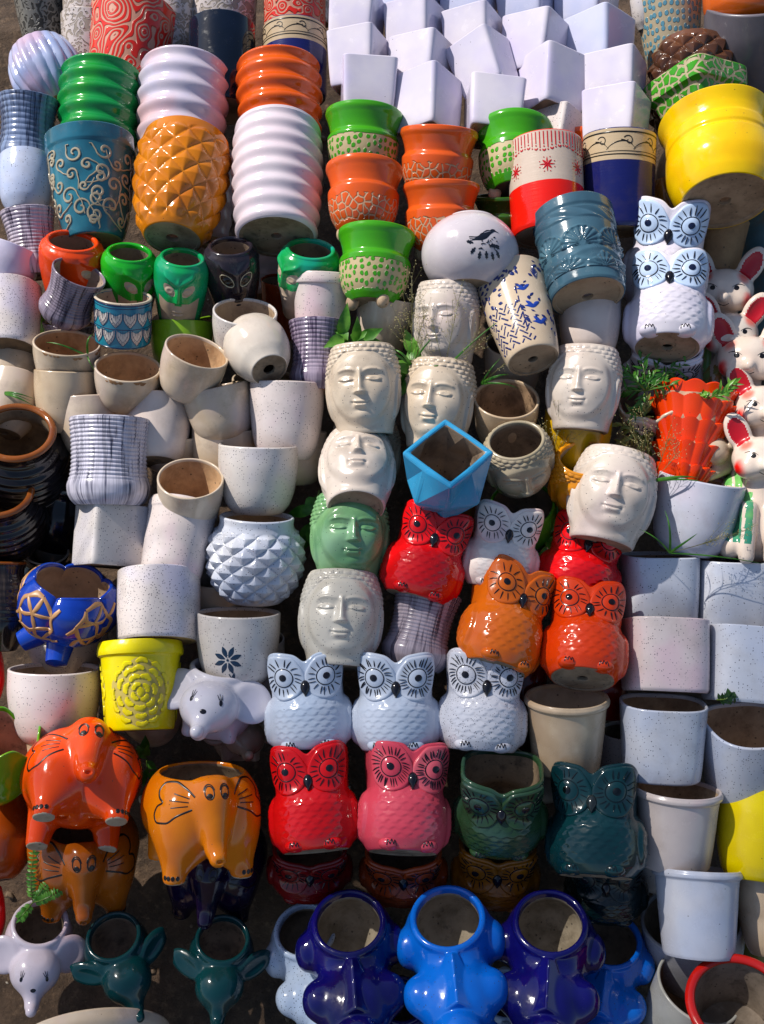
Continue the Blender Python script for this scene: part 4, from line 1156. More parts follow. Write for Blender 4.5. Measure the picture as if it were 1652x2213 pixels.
# ------------------------------------------------------------------ white cubes
def cube(label, cx, cy, s_, phi, roll=0, e=-16, d=0, mat=None, h=132):
    return pot('square_planter', label, 'square planter', cx, cy, s_, h*.9, 'cube', mat or CUBE, roll, e, spin=0, d=d, phi=phi, sq=11, nu=200, nv=24, th=.10,
        group='white square planters heaped at the top', wob=.006, base=clay('#8d7565', '#5e4a3d', .5))
cube('white square planter at the top left corner of the heap of square ones', 770, 58, 104, -20, 5, -25, -4.4)
cube('second white square planter down the left side of the heap', 774, 140, 108, -23, 0, -26, -1.2)
cube('white square planter facing straight ahead above the green netted bowl', 795, 205, 119, 4, 2, -21, 1.3, h=135)
cube('white square planter second from the left at the top edge', 890, 0, 108, -27, 6, -25, -6.6, mat=CUBE2)
cube('white square planter in the second column, second from the top', 898, 78, 108, -27, -1, -26, -3.6)
cube('white square planter in the second column under its twin', 911, 155, 116, -32, 5, -27, -0.6)
cube('white square planter with its bottom corner over the right orange bowl', 924, 236, 118, -36, 1, -31, 2.5, h=145)
cube('white square planter third from the left at the top edge', 1015, -8, 108, -24, 7, -24, -6.9, mat=CUBE2)
cube('white square planter under the third one from the left', 1022, 95, 108, -22, -2, -26, -2.9)
cube('tilted white square planter with a sharp lower corner, middle of the heap', 1048, 152, 112, -22, -20, -30, 0.8)
cube('white square planter facing ahead with a shaded underside, over the green bowl', 1066, 248, 122, 8, 4, -33, 3.0, h=125)
cube('white square planter fourth from the left at the top edge', 1138, -6, 112, -22, -3, -24, -6.8, mat=CUBE2)
cube('white square planter under the fourth one from the left', 1156, 110, 118, -32, 7, -26, -2.4)
cube('blue shaded white square planter with a brown underside', 1192, 190, 118, 37, 4, -30, 0.7, h=138)
cube('white square planter fifth from the left at the top edge', 1268, 0, 116, -27, 3, -24, -6.6, mat=CUBE2)
cube('white square planter at the right of the second row, beside the honeycomb pot', 1295, 105, 120, -34, -1, -26, -2.6, mat=CUBE2)
cube('white square planter in the right column above the lowest one', 1328, 190, 118, -17, 0, -25, 0.7)
cube('lowest white square planter, above the blue banded pot', 1330, 272, 122, -20, 3, -24, 3.9, h=138)
cube('speckled square planter low in the heap behind the red and cream pot', 1202, 300, 96, -37, 10, -25, 0, mat=SPECKP, h=120)

# ------------------------------------------------------------------ upper right
W_('tall honeycomb pot in blue and beige at the top right', 'pot', 1447, 40, 172, 310, [(0, .50), (.03, .54), (.5, .78), (1, 1)], cells('#5e93a6', '#b3a487', 11, -1, 3, .30, 0, dot=True, dis=.10), -5, -14, d=-6, nv=110)
W_('big grey bowl in the top right corner with a dark mouth', 'bowl', 1640, 110, 230, 210, 'ucup', glaze('#6e6870', '#5b565e', .3), 3, 18, d=-3, inner=clay('#4a3b30', '#2b221b'))
W_('orange glazed bowl tilted over the grey one in the corner', 'bowl', 1612, 8, 190, 120, 'cup', glaze('#d5601a', '#c25512', .15), 12, -30, d=3, base=clay('#6b5038', '#45321f'))
W_('white egg shaped pot with dark marks behind the honeycomb pot', 'pot', 1392, 10, 60, 110, 'egg', SPECK, 0, -20, d=-5)
W_('brown pineapple textured bowl above the green patterned planter', 'bowl', 1495, 195, 182, 190, 'pine', glaze('#5e3a26', '#45291a', .16, tint='#7a4c30', grime=.1), 3, -32, d=-2, disp=d_diamond(12, 4.5, .085, hi=.95), nu=200, nv=140)
LAT = cells('#3f9a1e', '#b7a884', 9, -1, 3, .13, 0, dis=.5)
W_('green and beige square planter with a wide lip behind the yellow pot', 'square planter', 1515, 262, 172, 190, [(0, .42), (.04, .45), (.77, .86), (.80, .96), (1, 1.0)], LAT, -9, -24, phi=-38, sq=7, d=3, nu=200, nv=60, th=.12)
W_('large yellow pot showing its brown base and drain hole', 'pot', 1556, 352, 236, 205, 'belly', glaze('#f0c400', '#e6b300', .13, grime=.05), -8, -38, d=10, base=clay('#a3876a', '#7c634a', .7), hole=.10, nv=110)
W_('white leaf embossed pot peeping left of the yellow pot', 'pot', 1448, 385, 62, 120, 'egg', glaze('#b8aa9c', '#a89a8a', .2), 10, 20, d=-1)
W_('tan carved pot between the banded pot and the yellow pot', 'pot', 1456, 462, 90, 150, 'egg', glaze('#b07a35', '#9a6526', .2, grime=.3), -12, -10, d=-1, disp=d_flute(12, .08, 6))
W_('tan clay stand under the yellow pot', 'pot', 1552, 555, 110, 150, 'taper', clay('#93744f', '#7a5c3c', .3), 8, -10, d=-1)
W_('red and cream pot with painted stripes and small flowers', 'pot', 1181, 414, 160, 205, 'cyl', two_tone('#c9b6a6', '#e01a0c', .62, wob=.05), -3, -23, d=7, extra=deco_redlines, more=(paint('#b81420', .25),), base=clay('#b59c84', '#9b8068', .3))
W_('blue and beige scroll banded pot beside the red and cream one', 'pot', 1336, 400, 157, 200, 'cyl', two_tone('#c0a988', '#151a5a', .86, wob=0), 2, -13, d=5, extra=deco_band, more=(paint('#16130f', .25),), base=clay('#b89c78', '#9b8068', .3), group='blue pots with a beige scroll band')
W_('round off-white pot with a dark painted bird', 'pot', 1016, 553, 210, 152, [(v, (1 - ((v - .5)/.60)**2)**.5) for v in np.linspace(0, 1, 15)], glaze('#c8bfc2', '#bdb3ba', .15, grime=.08), 2, -24, d=11, extra=deco_bird, more=(paint('#151a26', .25),), nv=90)
W_('slate blue pot carved with palm fans showing its tan base', 'pot', 1254, 556, 182, 205, 'slim', glaze('#3e5d6e', '#2f4c5c', .12, tint='#4f7482', grime=.05), -11, -33, d=12, disp=d_fans, nu=260, nv=190, base=clay('#a58f74', '#8b7459', .4), hole=.13)
W_('cream pot with blue willow bits tipped toward its base', 'pot', 1126, 690, 160, 220, 'taper', glaze('#cdb9a0', '#c2ab90', .15, grime=.1), -17, -35, d=12, extra=deco_willow, more=(paint('#1d2a66', .2), paint('#1f3f9a', .2)), base=clay('#a08a72', '#7c6852', .6))
W_('small pink white cup balanced above a face planter', 'cup', 1274, 715, 134, 130, 'cup', WHITEP, 2, -22, d=8, group='plain glazed cups')
W_('white pot with an open dark mouth under the willow pot', 'pot', 1108, 800, 124, 130, 'ucup', CREAM, 4, 30, d=0, inner=IND)

# ------------------------------------------------------------------ left middle: cups
def cup(label, x, y, w, h, prof, mat, roll, e, d=0, **k):
    return W_(label, 'cup', x, y, w, h, prof, mat, roll, e, d=d, group='plain glazed cups', **k)
cup('cream cup with a brown stained mouth, uppermost at the left', 145, 786, 140, 96, 'ucup', CREAM, 0, 25, 5, inner=IN2, extra=deco_chips, more=(clay('#a87c52', '#7a5636', .3),))
cup('cream cup directly under the brown mouthed one at the left', 145, 868, 136, 130, 'ucup', CREAM2, 0, 4, 4)
cup('cream cup with a chipped rim and sandy mouth', 276, 836, 142, 95, 'ucup', CREAM, 1, 28, 6, inner=IN2, extra=deco_chips, more=(clay('#a87c52', '#7a5636', .3),))
cup('cream cup tipped right with a wide open mouth', 412, 806, 140, 108, 'ucup', CREAM, 17, 28, 9, inner=IN2)
cup('cream cup under the chipped rim cup, only its edge showing', 300, 880, 150, 110, 'ucup', CREAM, 0, 22, 1)
W_('egg shaped cream pot with its drain hole facing out', 'pot', 558, 756, 142, 145, [(0, .56), (.05, .62), (.2, .82), (.42, .97), (.6, 1), (.8, .9), (1, .6)], glaze('#d8ccbe', '#cbbdb0', .13), -30, -48, d=9, hole=.17, base=clay('#8f7d68', '#5e4f3e', .8))
cup('off-white cup behind the egg shaped pot', 528, 720, 138, 100, 'ucup', SPECK, 3, 26, 6, inner=IN)
cup('lime green bowl below the masked faces', 394, 752, 134, 108, 'ucup', glaze('#8ab82a', '#79a91f', .15), 0, -3, -.5)
W_('lime saucer edge under the egg shaped pot and the off-white cup', 'pot', 470, 740, 130, 60, 'bowl', glaze('#8ab82a', '#6a971a'), 0, 28, d=-4)
cup('white cup whose rim shows beneath the egg shaped pot', 572, 868, 138, 100, 'ucup', CREAM, 0, 20, -1, inner=IND)
W_('turquoise pot painted with two rows of white petals', 'pot', 266, 690, 122, 100, [(0, .93), (.04, .97), (1, 1)], glaze('#1c7f9a', '#146a8c', .14, tint='#2a9aa0', grime=.05), 0, 17, d=8, extra=deco_scales, more=(paint('#1a1f50', .2), glaze('#cfc6c0', '#c5bab2', .2)), inner=clay('#b59a86', '#9c8270', .2), rim=(glaze('#c9b9a6', '#bba994', .3), .055))
W_('rimmed speckled pot standing on the purple grooved pot', 'pot', 697, 666, 140, 140, 'rimmed', SPECKP, 2, -4, d=4, nv=110)
W_('purple streaked grooved pot under the rimmed speckled pot', 'grooved pot', 685, 772, 122, 150, 'corr', streak('#a193a5', '#3b2a4a', .8, .14), 0, -10, d=6, disp=d_fine(12, .022), nv=120, base=clay('#b07a4a', '#8f5e36', .2), group='streaked grooved pots')
cup('cream cup tipped right above the left face planter', 829, 702, 140, 130, 'taper', CREAM, 14, 9, 3)
cup('cream cup whose left corner sticks out behind the large grooved pot', 197, 922, 142, 120, 'ucup', CREAM, -4, -4, 3)
cup('white cup resting in another right of the large grooved pot', 341, 935, 144, 135, 'ucup', WHITEP, 2, -20, 4)
cup('cup rim holding the white cup, right of the large grooved pot', 368, 968, 140, 90, 'ucup', CREAM, 5, 22, 0, inner=IND)
cup('cream bowl leaning left against the tall speckled cup', 478, 893, 146, 112, 'ucup', CREAM, -13, 3, 5)
cup('cream cup under the left leaning bowl', 484, 985, 140, 130, 'ucup', CREAM, 3, 12, 1)
cup('tall speckled cup left of the leftmost large face', 620, 912, 162, 162, 'ucup', SPECKP, 1, -2, 5)
cup('cup rim showing below the tall speckled cup', 632, 990, 150, 110, 'ucup', CREAM, 0, 5, 0)
W_('large pale grooved pot with blue streaks', 'grooved pot', 237, 1000, 174, 185, 'corrbig', PALEG, 1, -4, d=8, disp=d_fine(15, .020, .27), nv=150, group='streaked grooved pots', base=clay('#4a4038', '#2c2620', .8))
cup('cream cup with a sunlit brown mouth beside the large grooved pot', 412, 1076, 142, 105, 'ucup', CREAM, 0, 39, 8, inner=IN2)
cup('tall speckled cup above the white diamond pot', 558, 1036, 173, 145, 'ucup', SPECK, 1, 6, 6)
W_('low grey tray under the large grooved pot', 'pot', 250, 1085, 150, 70, 'cyl', SPECK, 0, 18, d=1)
W_('speckled square planter left of the rimmed cylinder', 'square planter', 238, 1160, 124, 130, 'box', SPECK, 4, -5, phi=23, sq=12, nu=200, nv=24, d=6)
W_('rimmed off-white cylinder leaning right over the speckled one', 'pot', 384, 1165, 150, 158, [(0, .84), (.03, .87), (.8, .96), (.85, .97), (.87, 1.0), (.95, 1), (1, .97)], SPECKP, 11, -12, d=7)
W_('white speckled pot of raised diamonds', 'pot', 553, 1208, 204, 182, [(0, .60), (.05, .68), (.3, .94), (.5, 1.0), (.72, .96), (.88, .80), (.94, .77), (1, .78)], SPECKB, 2, 12, d=6, disp=d_diamond(12, 4.8, .075, hi=.88), nu=234, nv=160)
W_('densely speckled cylinder under the rimmed one', 'pot', 343, 1312, 176, 150, 'cyl', SPECKD, 1, -10, d=8, base=clay('#b3935f', '#9a7c4c', .3))
W_('speckled cup painted with a dark blue flower', 'cup', 515, 1400, 180, 150, 'ucup', SPECK, 1, 10, d=7, extra=deco_daisy, more=(paint('#14304a', .25),))
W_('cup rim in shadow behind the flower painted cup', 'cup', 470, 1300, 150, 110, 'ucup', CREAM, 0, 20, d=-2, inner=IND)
W_('wide speckled cup under the blue footed pot', 'cup', 118, 1524, 197, 155, 'ucup', SPECKP, 1, 10, d=6)
W_('yellow rimmed pot with a raised rose', 'pot', 304, 1484, 186, 186, 'rimmed', glaze('#e0d000', '#d2c000', .2, grime=.05), 0, -3, d=9, extra=deco_rose, more=(glaze('#c2b25a', '#b09c4a', .5),))
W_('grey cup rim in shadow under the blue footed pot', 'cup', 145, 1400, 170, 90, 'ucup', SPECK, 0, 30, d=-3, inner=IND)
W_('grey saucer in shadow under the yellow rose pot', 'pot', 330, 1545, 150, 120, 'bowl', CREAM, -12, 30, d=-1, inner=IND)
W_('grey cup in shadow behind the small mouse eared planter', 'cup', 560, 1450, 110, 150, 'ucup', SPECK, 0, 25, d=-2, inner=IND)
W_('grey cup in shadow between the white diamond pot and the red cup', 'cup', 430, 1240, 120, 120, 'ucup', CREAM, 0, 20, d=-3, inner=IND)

# dark storage jars with brown rims at the left edge
JAR = two_tone('#130f12', '#9d8f80', .30, .02, .04, .12)
for lab, jx, jy, jw, jh, e_, rl in (('uppermost black jar with a glossy brown rim at the left edge', 46, 1004, 212, 205, 48, -8), ('middle black jar with a brown rim and cream lower half at the left edge', 2, 1122, 196, 200, 52, -8), ('lowest dark banded jar with a brown rim at the left edge', 2, 1310, 130, 190, 4, 2)):
    pot('storage_jar', lab, 'jar', jx, jy, jw, jh, 'jar', JAR if e_ > 10 else streak('#1a1416', '#4a4038', .4, .14), rl, e_, d=4, disp=d_ribs(13, .012, .35, .85), inner=clay('#a38a6b', '#6a5642', .6),
        rim=(glaze('#8a4a16', '#6b340e', .12, grime=.2), .075), group='dark jars with brown rims', nv=110)

pot('storage_jar', 'added dark jar darkening the gap behind the blue footed pot and the square planter', 'jar', 128, 1120, 150, 190, 'jar', JAR, 10, 30, d=-4, inner=IND, group='dark jars with brown rims')  # filler jar added so that no sunlit ground shows in this gap
pot('storage_jar', 'added dark jar darkening the gap between the brown rimmed jars and the grooved pot', 'jar', 100, 1250, 130, 150, 'jar', JAR, 0, 40, d=-5, inner=IND, group='dark jars with brown rims')  # another added filler, keeps the gap dark
# blue lotus pot on feet
def lotus():
    def zf(U, V): return -.10*np.abs(np.cos(2.5*(U - .28)))**.5*np.clip((V - .6)/.4, 0, 1)*-1 - .08*np.clip((V - .6)/.4, 0, 1)
    def dp(U, V): return (.15*np.abs(np.cos(2.5*(U - .28)))**.6 - .06)*np.sin(PI*np.clip(V*.8 + .1, 0, 1)) 
    bl = glaze('#1440a8', '#0d2f92', .10, grime=.02)
    rt, sh = W_('cobalt blue petal shaped pot with tan branches on stubby feet', 'footed pot', 147, 1318, 205, 140, [(0, .40), (.06, .52), (.25, .80), (.5, .98), (.75, 1.0), (.92, .90), (1, .80)], bl, 9, 30, d=8, disp=dp, zf=zf, nu=200, nv=100,
        extra=lambda b, s_, r_, m_: [coral(b, s_.M, a, s_.H/(2*s_.R)*.52, 1.25, 3, i, .022) for i, a in enumerate((-.95, -.32, .30, .93))], more=(glaze('#b98a5a', '#a87848', .4),), inner=clay('#b89a7d', '#9a8066', .3))
    for a in (-80, -4, 130):
        f = MB(); A = math.radians(a); dx, dy = math.sin(A), -math.cos(A); R, H = sh.R, sh.H
        f.tube([(dx*.35*R, dy*.35*R, .18*H), (dx*.58*R, dy*.58*R, .04*H), (dx*.84*R, dy*.84*R, -.10*H)], [.32*R, .27*R, .22*R], 0, n=20)
        f.build('foot', [bl], rt)
lotus()

# ------------------------------------------------------------------ faces
FC = glaze('#cdbda9', '#bfad98', .24, speck=.10, grime=.3); FW = glaze('#cdc0b4', '#c1b2a6', .22, speck=.10, tint='#cab7b4', grime=.3)
FS = glaze('#cfc8bb', '#c0b8aa', .24, speck=.35, grime=.15)
head_pot('pinkish face planter turned left beside the willow pot', 966, 700, 146, 172, FW, 0, -5, -24, 9, bead=.6, k=.8)
head_pot('smiling cream face planter, left of the two side by side', 787, 846, 160, 190, FC, -2, -8, -6, 10)
head_pot('smiling cream face planter tilted right, right of the two side by side', 947, 878, 158, 188, FC, 6, -8, -14, 8.5)
head_pot('face planter under the small pink white cup', 1262, 845, 158, 178, FW, 5, -10, -10, 11, k=.75, bead=.6)
head_pot('white face planter leaning back so that its nose points up', 772, 1025, 164, 190, FW, 2, -42, 0, 10, bead=.4, k=.9)
head_pot('green glazed face planter', 755, 1164, 168, 182, glaze('#74a06c', '#5f8f62', .12, tint='#86a88a', speck=.08), 2, -6, 6, 9)
head_pot('grey speckled face planter under the green one', 737, 1342, 180, 200, FS, 3, -8, 0, 10, bead=.5, k=.85)
head_pot('face planter tilted right beside the large white cup', 1320, 1080, 184, 200, FW, 12, -14, 4, 11, bead=.4, k=.85)
head_pot('face planter in shadow under the left smiling one', 790, 985, 150, 150, FC, 0, 10, 0, -1)
head_pot('face planter in shadow under the right smiling one', 948, 1010, 140, 150, FC, 0, 10, 0, -2)
head_pot('beaded face planter seen from above with a round open mouth', 1120, 996, 152, 130, glaze('#a89a82', '#96896f', .22, speck=.1), -6, 48, 10, 11, bead=1, inner=IND)
head_pot('amber face planter with an open mouth behind the tilted face', 1258, 1040, 146, 135, glaze('#d88a10', '#c27808', .14), 8, 44, 12, 8, inner=IND)
W_('yellow pot holding the face planter under the pink white cup', 'pot', 1246, 955, 146, 130, 'cup', glaze('#c9a010', '#b48c0a', .16), 4, 12, d=5, inner=IND)
cup('cream cup with a dirt stained mouth right of the smiling faces', 1092, 908, 140, 115, 'ucup', CREAM2, 4, 38, 6, inner=clay('#b39270', '#5e4a38', .9))
W_('lime green bowl with a round dark mouth behind the white owl', 'bowl', 1128, 1128, 160, 115, 'round', glaze('#4c8a1e', '#3d7716', .14), 2, 48, d=2.5, inner=IND)
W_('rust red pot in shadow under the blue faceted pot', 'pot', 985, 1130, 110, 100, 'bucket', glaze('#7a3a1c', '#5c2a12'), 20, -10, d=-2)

# faceted blue pot
def facet():
    p, m, z, s = frame(963, 1034, 6, 50, 0, .145); W = 198*s
    rt = root('faceted_planter', p - z*W*.42, m, 'sky blue faceted pot with a square mouth', 'pot')
    b = MB(); n = 8; mat = glaze('#3597c4', '#2686b6', .12, grime=.06)
    def ringp(r4, r8, zz, ph): 
        a = np.arange(8)*PI/4 + ph; r = np.where(np.arange(8) % 2 == 0, r4, r8); return np.stack([r*np.cos(a), r*np.sin(a), np.full(8, zz)], -1)
    ph = math.radians(8); c = math.cos(PI/4)
    R0 = ringp(.30, .30*c, 0, ph); R1 = ringp(.42, .50, .40, ph); R2 = ringp(.50, .50*c, .86, ph); R3 = ringp(.40, .40*c, .865, ph); R4 = ringp(.36, .38, .45, ph); R5 = ringp(.24, .24*c, .06, ph); R6 = ringp(.05, .05, .06, ph)
    b.grid(np.array([R0*.1, R0, R1, R2])*W, 0, close=True); b.grid(np.array([R2, R3])*W, 0, close=True); b.grid(np.array([R3, R4, R5, R6])*W, 1, close=True)
    V = np.vstack(b.V)
    o = b.build('body', [mat, IND], rt, smooth=False)
    w1 = o.modifiers.new('weld', 'WELD'); w1.merge_threshold = .0002
    bv = o.modifiers.new('bevel', 'BEVEL'); bv.width = .0045; bv.segments = 3; bv.limit_method = 'ANGLE'; bv.angle_limit = math.radians(18)
facet()
W_('grey grooved pot under the red owl', 'grooved pot', 908, 1362, 150, 165, 'corr', streak('#a79ca8', '#3a3040', .45), 13, -6, d=7, disp=d_fine(15, .020), nv=140, group='streaked grooved pots')

# ------------------------------------------------------------------ right: pots with soft corners
def opot(label, x, y, w, h, mat, roll, e, phi=0, sq=3.2, d=0, prof='cyl', **k):
    return W_(label, 'pot', x, y, w, h, prof, mat, roll, e, sq=sq, phi=phi, d=d, group='speckled soft cornered pots at the right', nu=150, **k)
opot('speckled soft cornered pot in the left column directly below the white cup', 1423, 1276, 156, 150, SPECKB, 1, 7, 20, d=4)
opot('speckled soft cornered pot at the right edge below the dark blue pot', 1588, 1290, 168, 156, SPECKB, 2, 6, 20, d=4)
opot('pinkish speckled pot in the left column, second from the top', 1436, 1419, 176, 152, SPECKP, 0, -3, 15, d=8)
opot('pale blue speckled pot at the right edge, second from the top', 1614, 1440, 176, 158, SPECKB, 2, -3, 15, d=8)
opot('speckled pot with a three cornered mouth in the left column', 1431, 1598, 182, 158, SPECKB, 2, 14, 10, 2.8, d=9, prof=[(0, .84), (.03, .88), (.5, .95), (1, 1)], inner=IN)
opot('speckled pot with a wide three cornered mouth at the right edge', 1616, 1640, 198, 165, SPECKB, 7, 30, 30, 2.9, d=9, prof=[(0, .72), (.03, .76), (.5, .9), (1, 1)], inner=IN)
cup('large white cup tilted right below the orange pleated vase', 1502, 1115, 186, 160, 'ucup', glaze('#c3c4d0', '#b6b8c8', .15, speck=.08, tint='#cdbfcb'), 12, 7, 7)
W_('dark blue pot at the right edge beside the large white cup', 'pot', 1632, 1160, 150, 130, 'bucket', glaze('#14237a', '#0f1b60', .15), 0, 0, d=1)
def rp(label, x, y, w, h, mat, roll, e, d, **k):
    return W_(label, 'pot', x, y, w, h, 'rimbead', mat, roll, e, d=d, group='cream pots with a rolled rim', nv=110, **k)
rp('cream rolled rim pot right of the speckled owl', 1224, 1583, 184, 160, CREAM2, 1, 20, 9, inner=clay('#b8a58e', '#a08c74', .2))
rp('cream rolled rim pot right of the teal owl', 1460, 1787, 192, 164, glaze('#cbbfba', '#bfb2ae', .2, tint='#d3b3b3'), 3, 16, 10, inner=IN)
rp('lowest cream rolled rim pot, standing in a grey one', 1508, 1972, 190, 176, glaze('#c2c2ca', '#b5b6c0', .2, tint='#a9b4cc'), -1, 6, 11)
W_('grey bowl holding the lowest rolled rim pot', 'bowl', 1500, 2050, 212, 170, 'ucup', glaze('#a9aab0', '#96979f', .25), -4, 46, d=0, inner=IND)
W_('yellow cup at the right edge below the three cornered pot', 'cup', 1632, 1810, 170, 185, 'ucup', glaze('#e6cf00', '#d8bd00', .2, grime=.04), 2, -5, d=9)
W_('cream cup at the right edge under the yellow one', 'cup', 1655, 1975, 120, 165, 'ucup', CREAM2, -5, 8, d=8)
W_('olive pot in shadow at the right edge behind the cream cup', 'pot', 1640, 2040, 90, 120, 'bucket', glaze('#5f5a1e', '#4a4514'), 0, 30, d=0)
W_('grey white bowl at the bottom right holding a red rimmed one', 'bowl', 1478, 2190, 180, 170, 'bucket', glaze('#b3b2ac', '#a3a29b', .22), 30, 45, d=5, inner=IND)
W_('grey bowl with a red rim in the bottom right corner', 'bowl', 1592, 2205, 210, 150, 'bucket', glaze('#9b2018', '#8a1a12', .2), 10, 62, d=15, inner=clay('#8f8070', '#5f5244', .7), rim=(glaze('#c21a12', '#b01610', .15), .10))
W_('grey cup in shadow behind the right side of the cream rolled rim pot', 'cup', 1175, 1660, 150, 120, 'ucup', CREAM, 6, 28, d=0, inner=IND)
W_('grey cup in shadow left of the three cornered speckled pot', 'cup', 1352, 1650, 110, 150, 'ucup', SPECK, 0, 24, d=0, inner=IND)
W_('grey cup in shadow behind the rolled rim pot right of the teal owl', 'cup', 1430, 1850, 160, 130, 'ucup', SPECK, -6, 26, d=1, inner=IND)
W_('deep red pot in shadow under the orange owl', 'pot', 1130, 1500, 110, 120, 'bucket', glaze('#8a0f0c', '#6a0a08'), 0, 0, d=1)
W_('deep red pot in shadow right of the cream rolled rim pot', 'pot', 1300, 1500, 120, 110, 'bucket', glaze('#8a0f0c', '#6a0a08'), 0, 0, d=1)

# pleated orange vase
def pleat():
    def dp(U, V):
        pl = np.abs(np.cos(U*6.5)); f = (V*4.4 + .25 - .10*pl) % 1; return .085*pl*(.4 + .6*f) + .13*(f**1.2) - .09
    def zf(U, V): return .035*(np.abs(np.cos(U*6.5)) - .5)*np.clip((V - .85)/.15, 0, 1)
    W_('bright orange pleated vase widening upward', 'vase', 1487, 948, 186, 215, [(0, .52), (.5, .74), (1, .98)], glaze('#e03c06', '#d63505', .13, grime=.02, tint='#ee4a0c'), 8, -16, d=7, disp=dp, zf=zf, ky=.75, nu=256, nv=150)
pleat()

# ------------------------------------------------------------------ owls
RED = glaze('#d80d12', '#c90a10', .11, grime=0, bump=.1); OWH = glaze('#dcd6de', '#cec8d4', .14, tint='#c6bfdb', grime=.05); OWB = glaze('#c5cddc', '#b9c4d6', .18, tint='#aebfd6', grime=.1)
ORG = glaze('#dd6a12', '#cf5c0e', .12, grime=.04); BLW = glaze('#b9cbe4', '#aac0de', .14, grime=0)
owl('white owl pot behind another, highest of the owls at the upper right', 1440, 560, 176, 225, OWH, 8, -12, -2, 5, disc=BLW, pup='#141c38')
owl('white owl pot in front, showing its brown base at the upper right', 1445, 668, 180, 215, OWH, 2, -34, 0, 10, disc=BLW, pup='#141c38')
owl('white owl pot overgrown by weeds under the front white owl', 1432, 800, 165, 170, OWH, 10, 42, 6, 1, inner=IND)
owl('cream owl pot with an open mouth behind the orange pleated vase', 1410, 930, 150, 190, glaze('#c9bda6', '#b8ab92', .2), -4, 42, 8, 1, inner=IND)
owl('scarlet owl pot leaning right above the grey grooved pot', 922, 1205, 172, 200, RED, 16, -10, 4, 9)
owl('small white owl pot leaning right between two red ones', 1086, 1188, 160, 185, glaze('#e0d6d0', '#d4c8c4', .14, tint='#dba8ac', grime=.04), 10, -4, 8, 8.5)
owl('scarlet owl pot leaning right beside the tilted face planter', 1255, 1222, 176, 185, RED, 14, -16, 4, 6)
owl('brown orange owl pot looking right', 1090, 1345, 180, 235, ORG, 12, -20, 24, 11, nl=13)
owl('orange red owl pot tipped back to show its base', 1264, 1378, 178, 215, glaze('#e0400a', '#d63806', .11, grime=0), 3, -27, 6, 11, nl=16, pup='#1a0a08')
owl('pale blue white owl pot, leftmost of the three in a row', 667, 1522, 182, 210, OWB, -3, -3, -4, 10)
owl('pale blue white owl pot, middle of the three in a row', 856, 1524, 186, 210, OWB, 0, -2, 0, 10, nl=26)
owl('black speckled white owl pot, rightmost of the three in a row', 1043, 1522, 186, 215, glaze('#d2d2da', '#c5c7d2', .15, speck=.75), 3, -3, 6, 10, nl=26)
owl('scarlet owl pot below the leftmost pale blue one', 677, 1732, 186, 225, RED, -4, -6, -6, 12)
owl('pink owl pot below the middle pale blue one', 874, 1732, 194, 232, glaze('#d84a5c', '#cf4154', .14, grime=.02, tint='#e2707a'), 2, -8, 12, 12, nl=30)
owl('moss green owl pot with its mouth open toward the viewer', 1082, 1740, 196, 195, glaze('#2c4a2a', '#213a26', .14, tint='#3c5c58', grime=.03), 3, 36, 2, 12, inner=clay('#8a755c', '#4a3c2c', .8))
owl('dark teal owl pot in the shade at the right end of its row', 1288, 1782, 206, 235, glaze('#0a3338', '#082a30', .10, grime=0), 0, -6, -6, 12, ink='#06181c', beak=glaze('#2a3438', '#1a2224'), pup='#04090b')
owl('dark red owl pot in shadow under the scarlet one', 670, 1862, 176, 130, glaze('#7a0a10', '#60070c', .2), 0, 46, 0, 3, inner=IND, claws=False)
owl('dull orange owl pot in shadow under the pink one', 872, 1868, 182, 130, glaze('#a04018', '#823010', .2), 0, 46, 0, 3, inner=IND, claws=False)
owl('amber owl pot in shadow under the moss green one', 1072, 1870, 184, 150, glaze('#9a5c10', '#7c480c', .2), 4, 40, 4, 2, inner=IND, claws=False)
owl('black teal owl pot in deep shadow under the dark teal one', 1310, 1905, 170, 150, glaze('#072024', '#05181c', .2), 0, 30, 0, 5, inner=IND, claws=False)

# ------------------------------------------------------------------ elephants
elephant('vermilion elephant pot with drawn ears tipped back', 176, 1690, 258, glaze('#e84a06', '#dd4004', .10, grime=0), 6, -24, 4, 11, group='big belly elephant pots', el=12, mz=-.10)
elephant('amber elephant pot looking right with its mouth open upward', 434, 1752, 256, glaze('#e07c06', '#d56e04', .11, grime=.03), 2, 16, 14, 11, group='big belly elephant pots', el=12)
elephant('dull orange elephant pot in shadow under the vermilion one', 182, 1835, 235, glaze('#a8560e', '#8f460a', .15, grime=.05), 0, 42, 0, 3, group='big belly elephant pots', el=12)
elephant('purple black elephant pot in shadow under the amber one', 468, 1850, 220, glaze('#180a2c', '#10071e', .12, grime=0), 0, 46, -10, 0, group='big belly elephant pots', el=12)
TEAL = glaze('#07393c', '#052e33', .12, grime=.05)
baby_elephant('white calf pot with lashes at the bottom left corner', 82, 2052, 168, glaze('#cfc3cc', '#c3b7c2', .16, tint='#d9b6c0'), 4, 58, -2, 5, group='calf pots lying face down')
baby_elephant('left dark teal calf pot on the bare ground', 262, 2075, 165, TEAL, -18, 60, 0, 5, group='calf pots lying face down', eyes=False, leafy=True)
baby_elephant('right dark teal calf pot on the bare ground', 478, 2085, 165, TEAL, 4, 60, 0, 5, group='calf pots lying face down', eyes=False, leafy=True)
baby_elephant('white calf planter standing above the amber elephant', 466, 1520, 200, glaze('#cfcbd4', '#c0bcc8', .13, tint='#b9b9d2', grime=.03), 8, 22, -10, 8, group='calf pots lying face down')
baby_elephant('cream calf pot in shadow behind the white calf planter', 520, 1590, 140, glaze('#a89888', '#94826f', .2, grime=.5), 4, 20, 10, 0, group='calf pots lying face down', eyes=False)

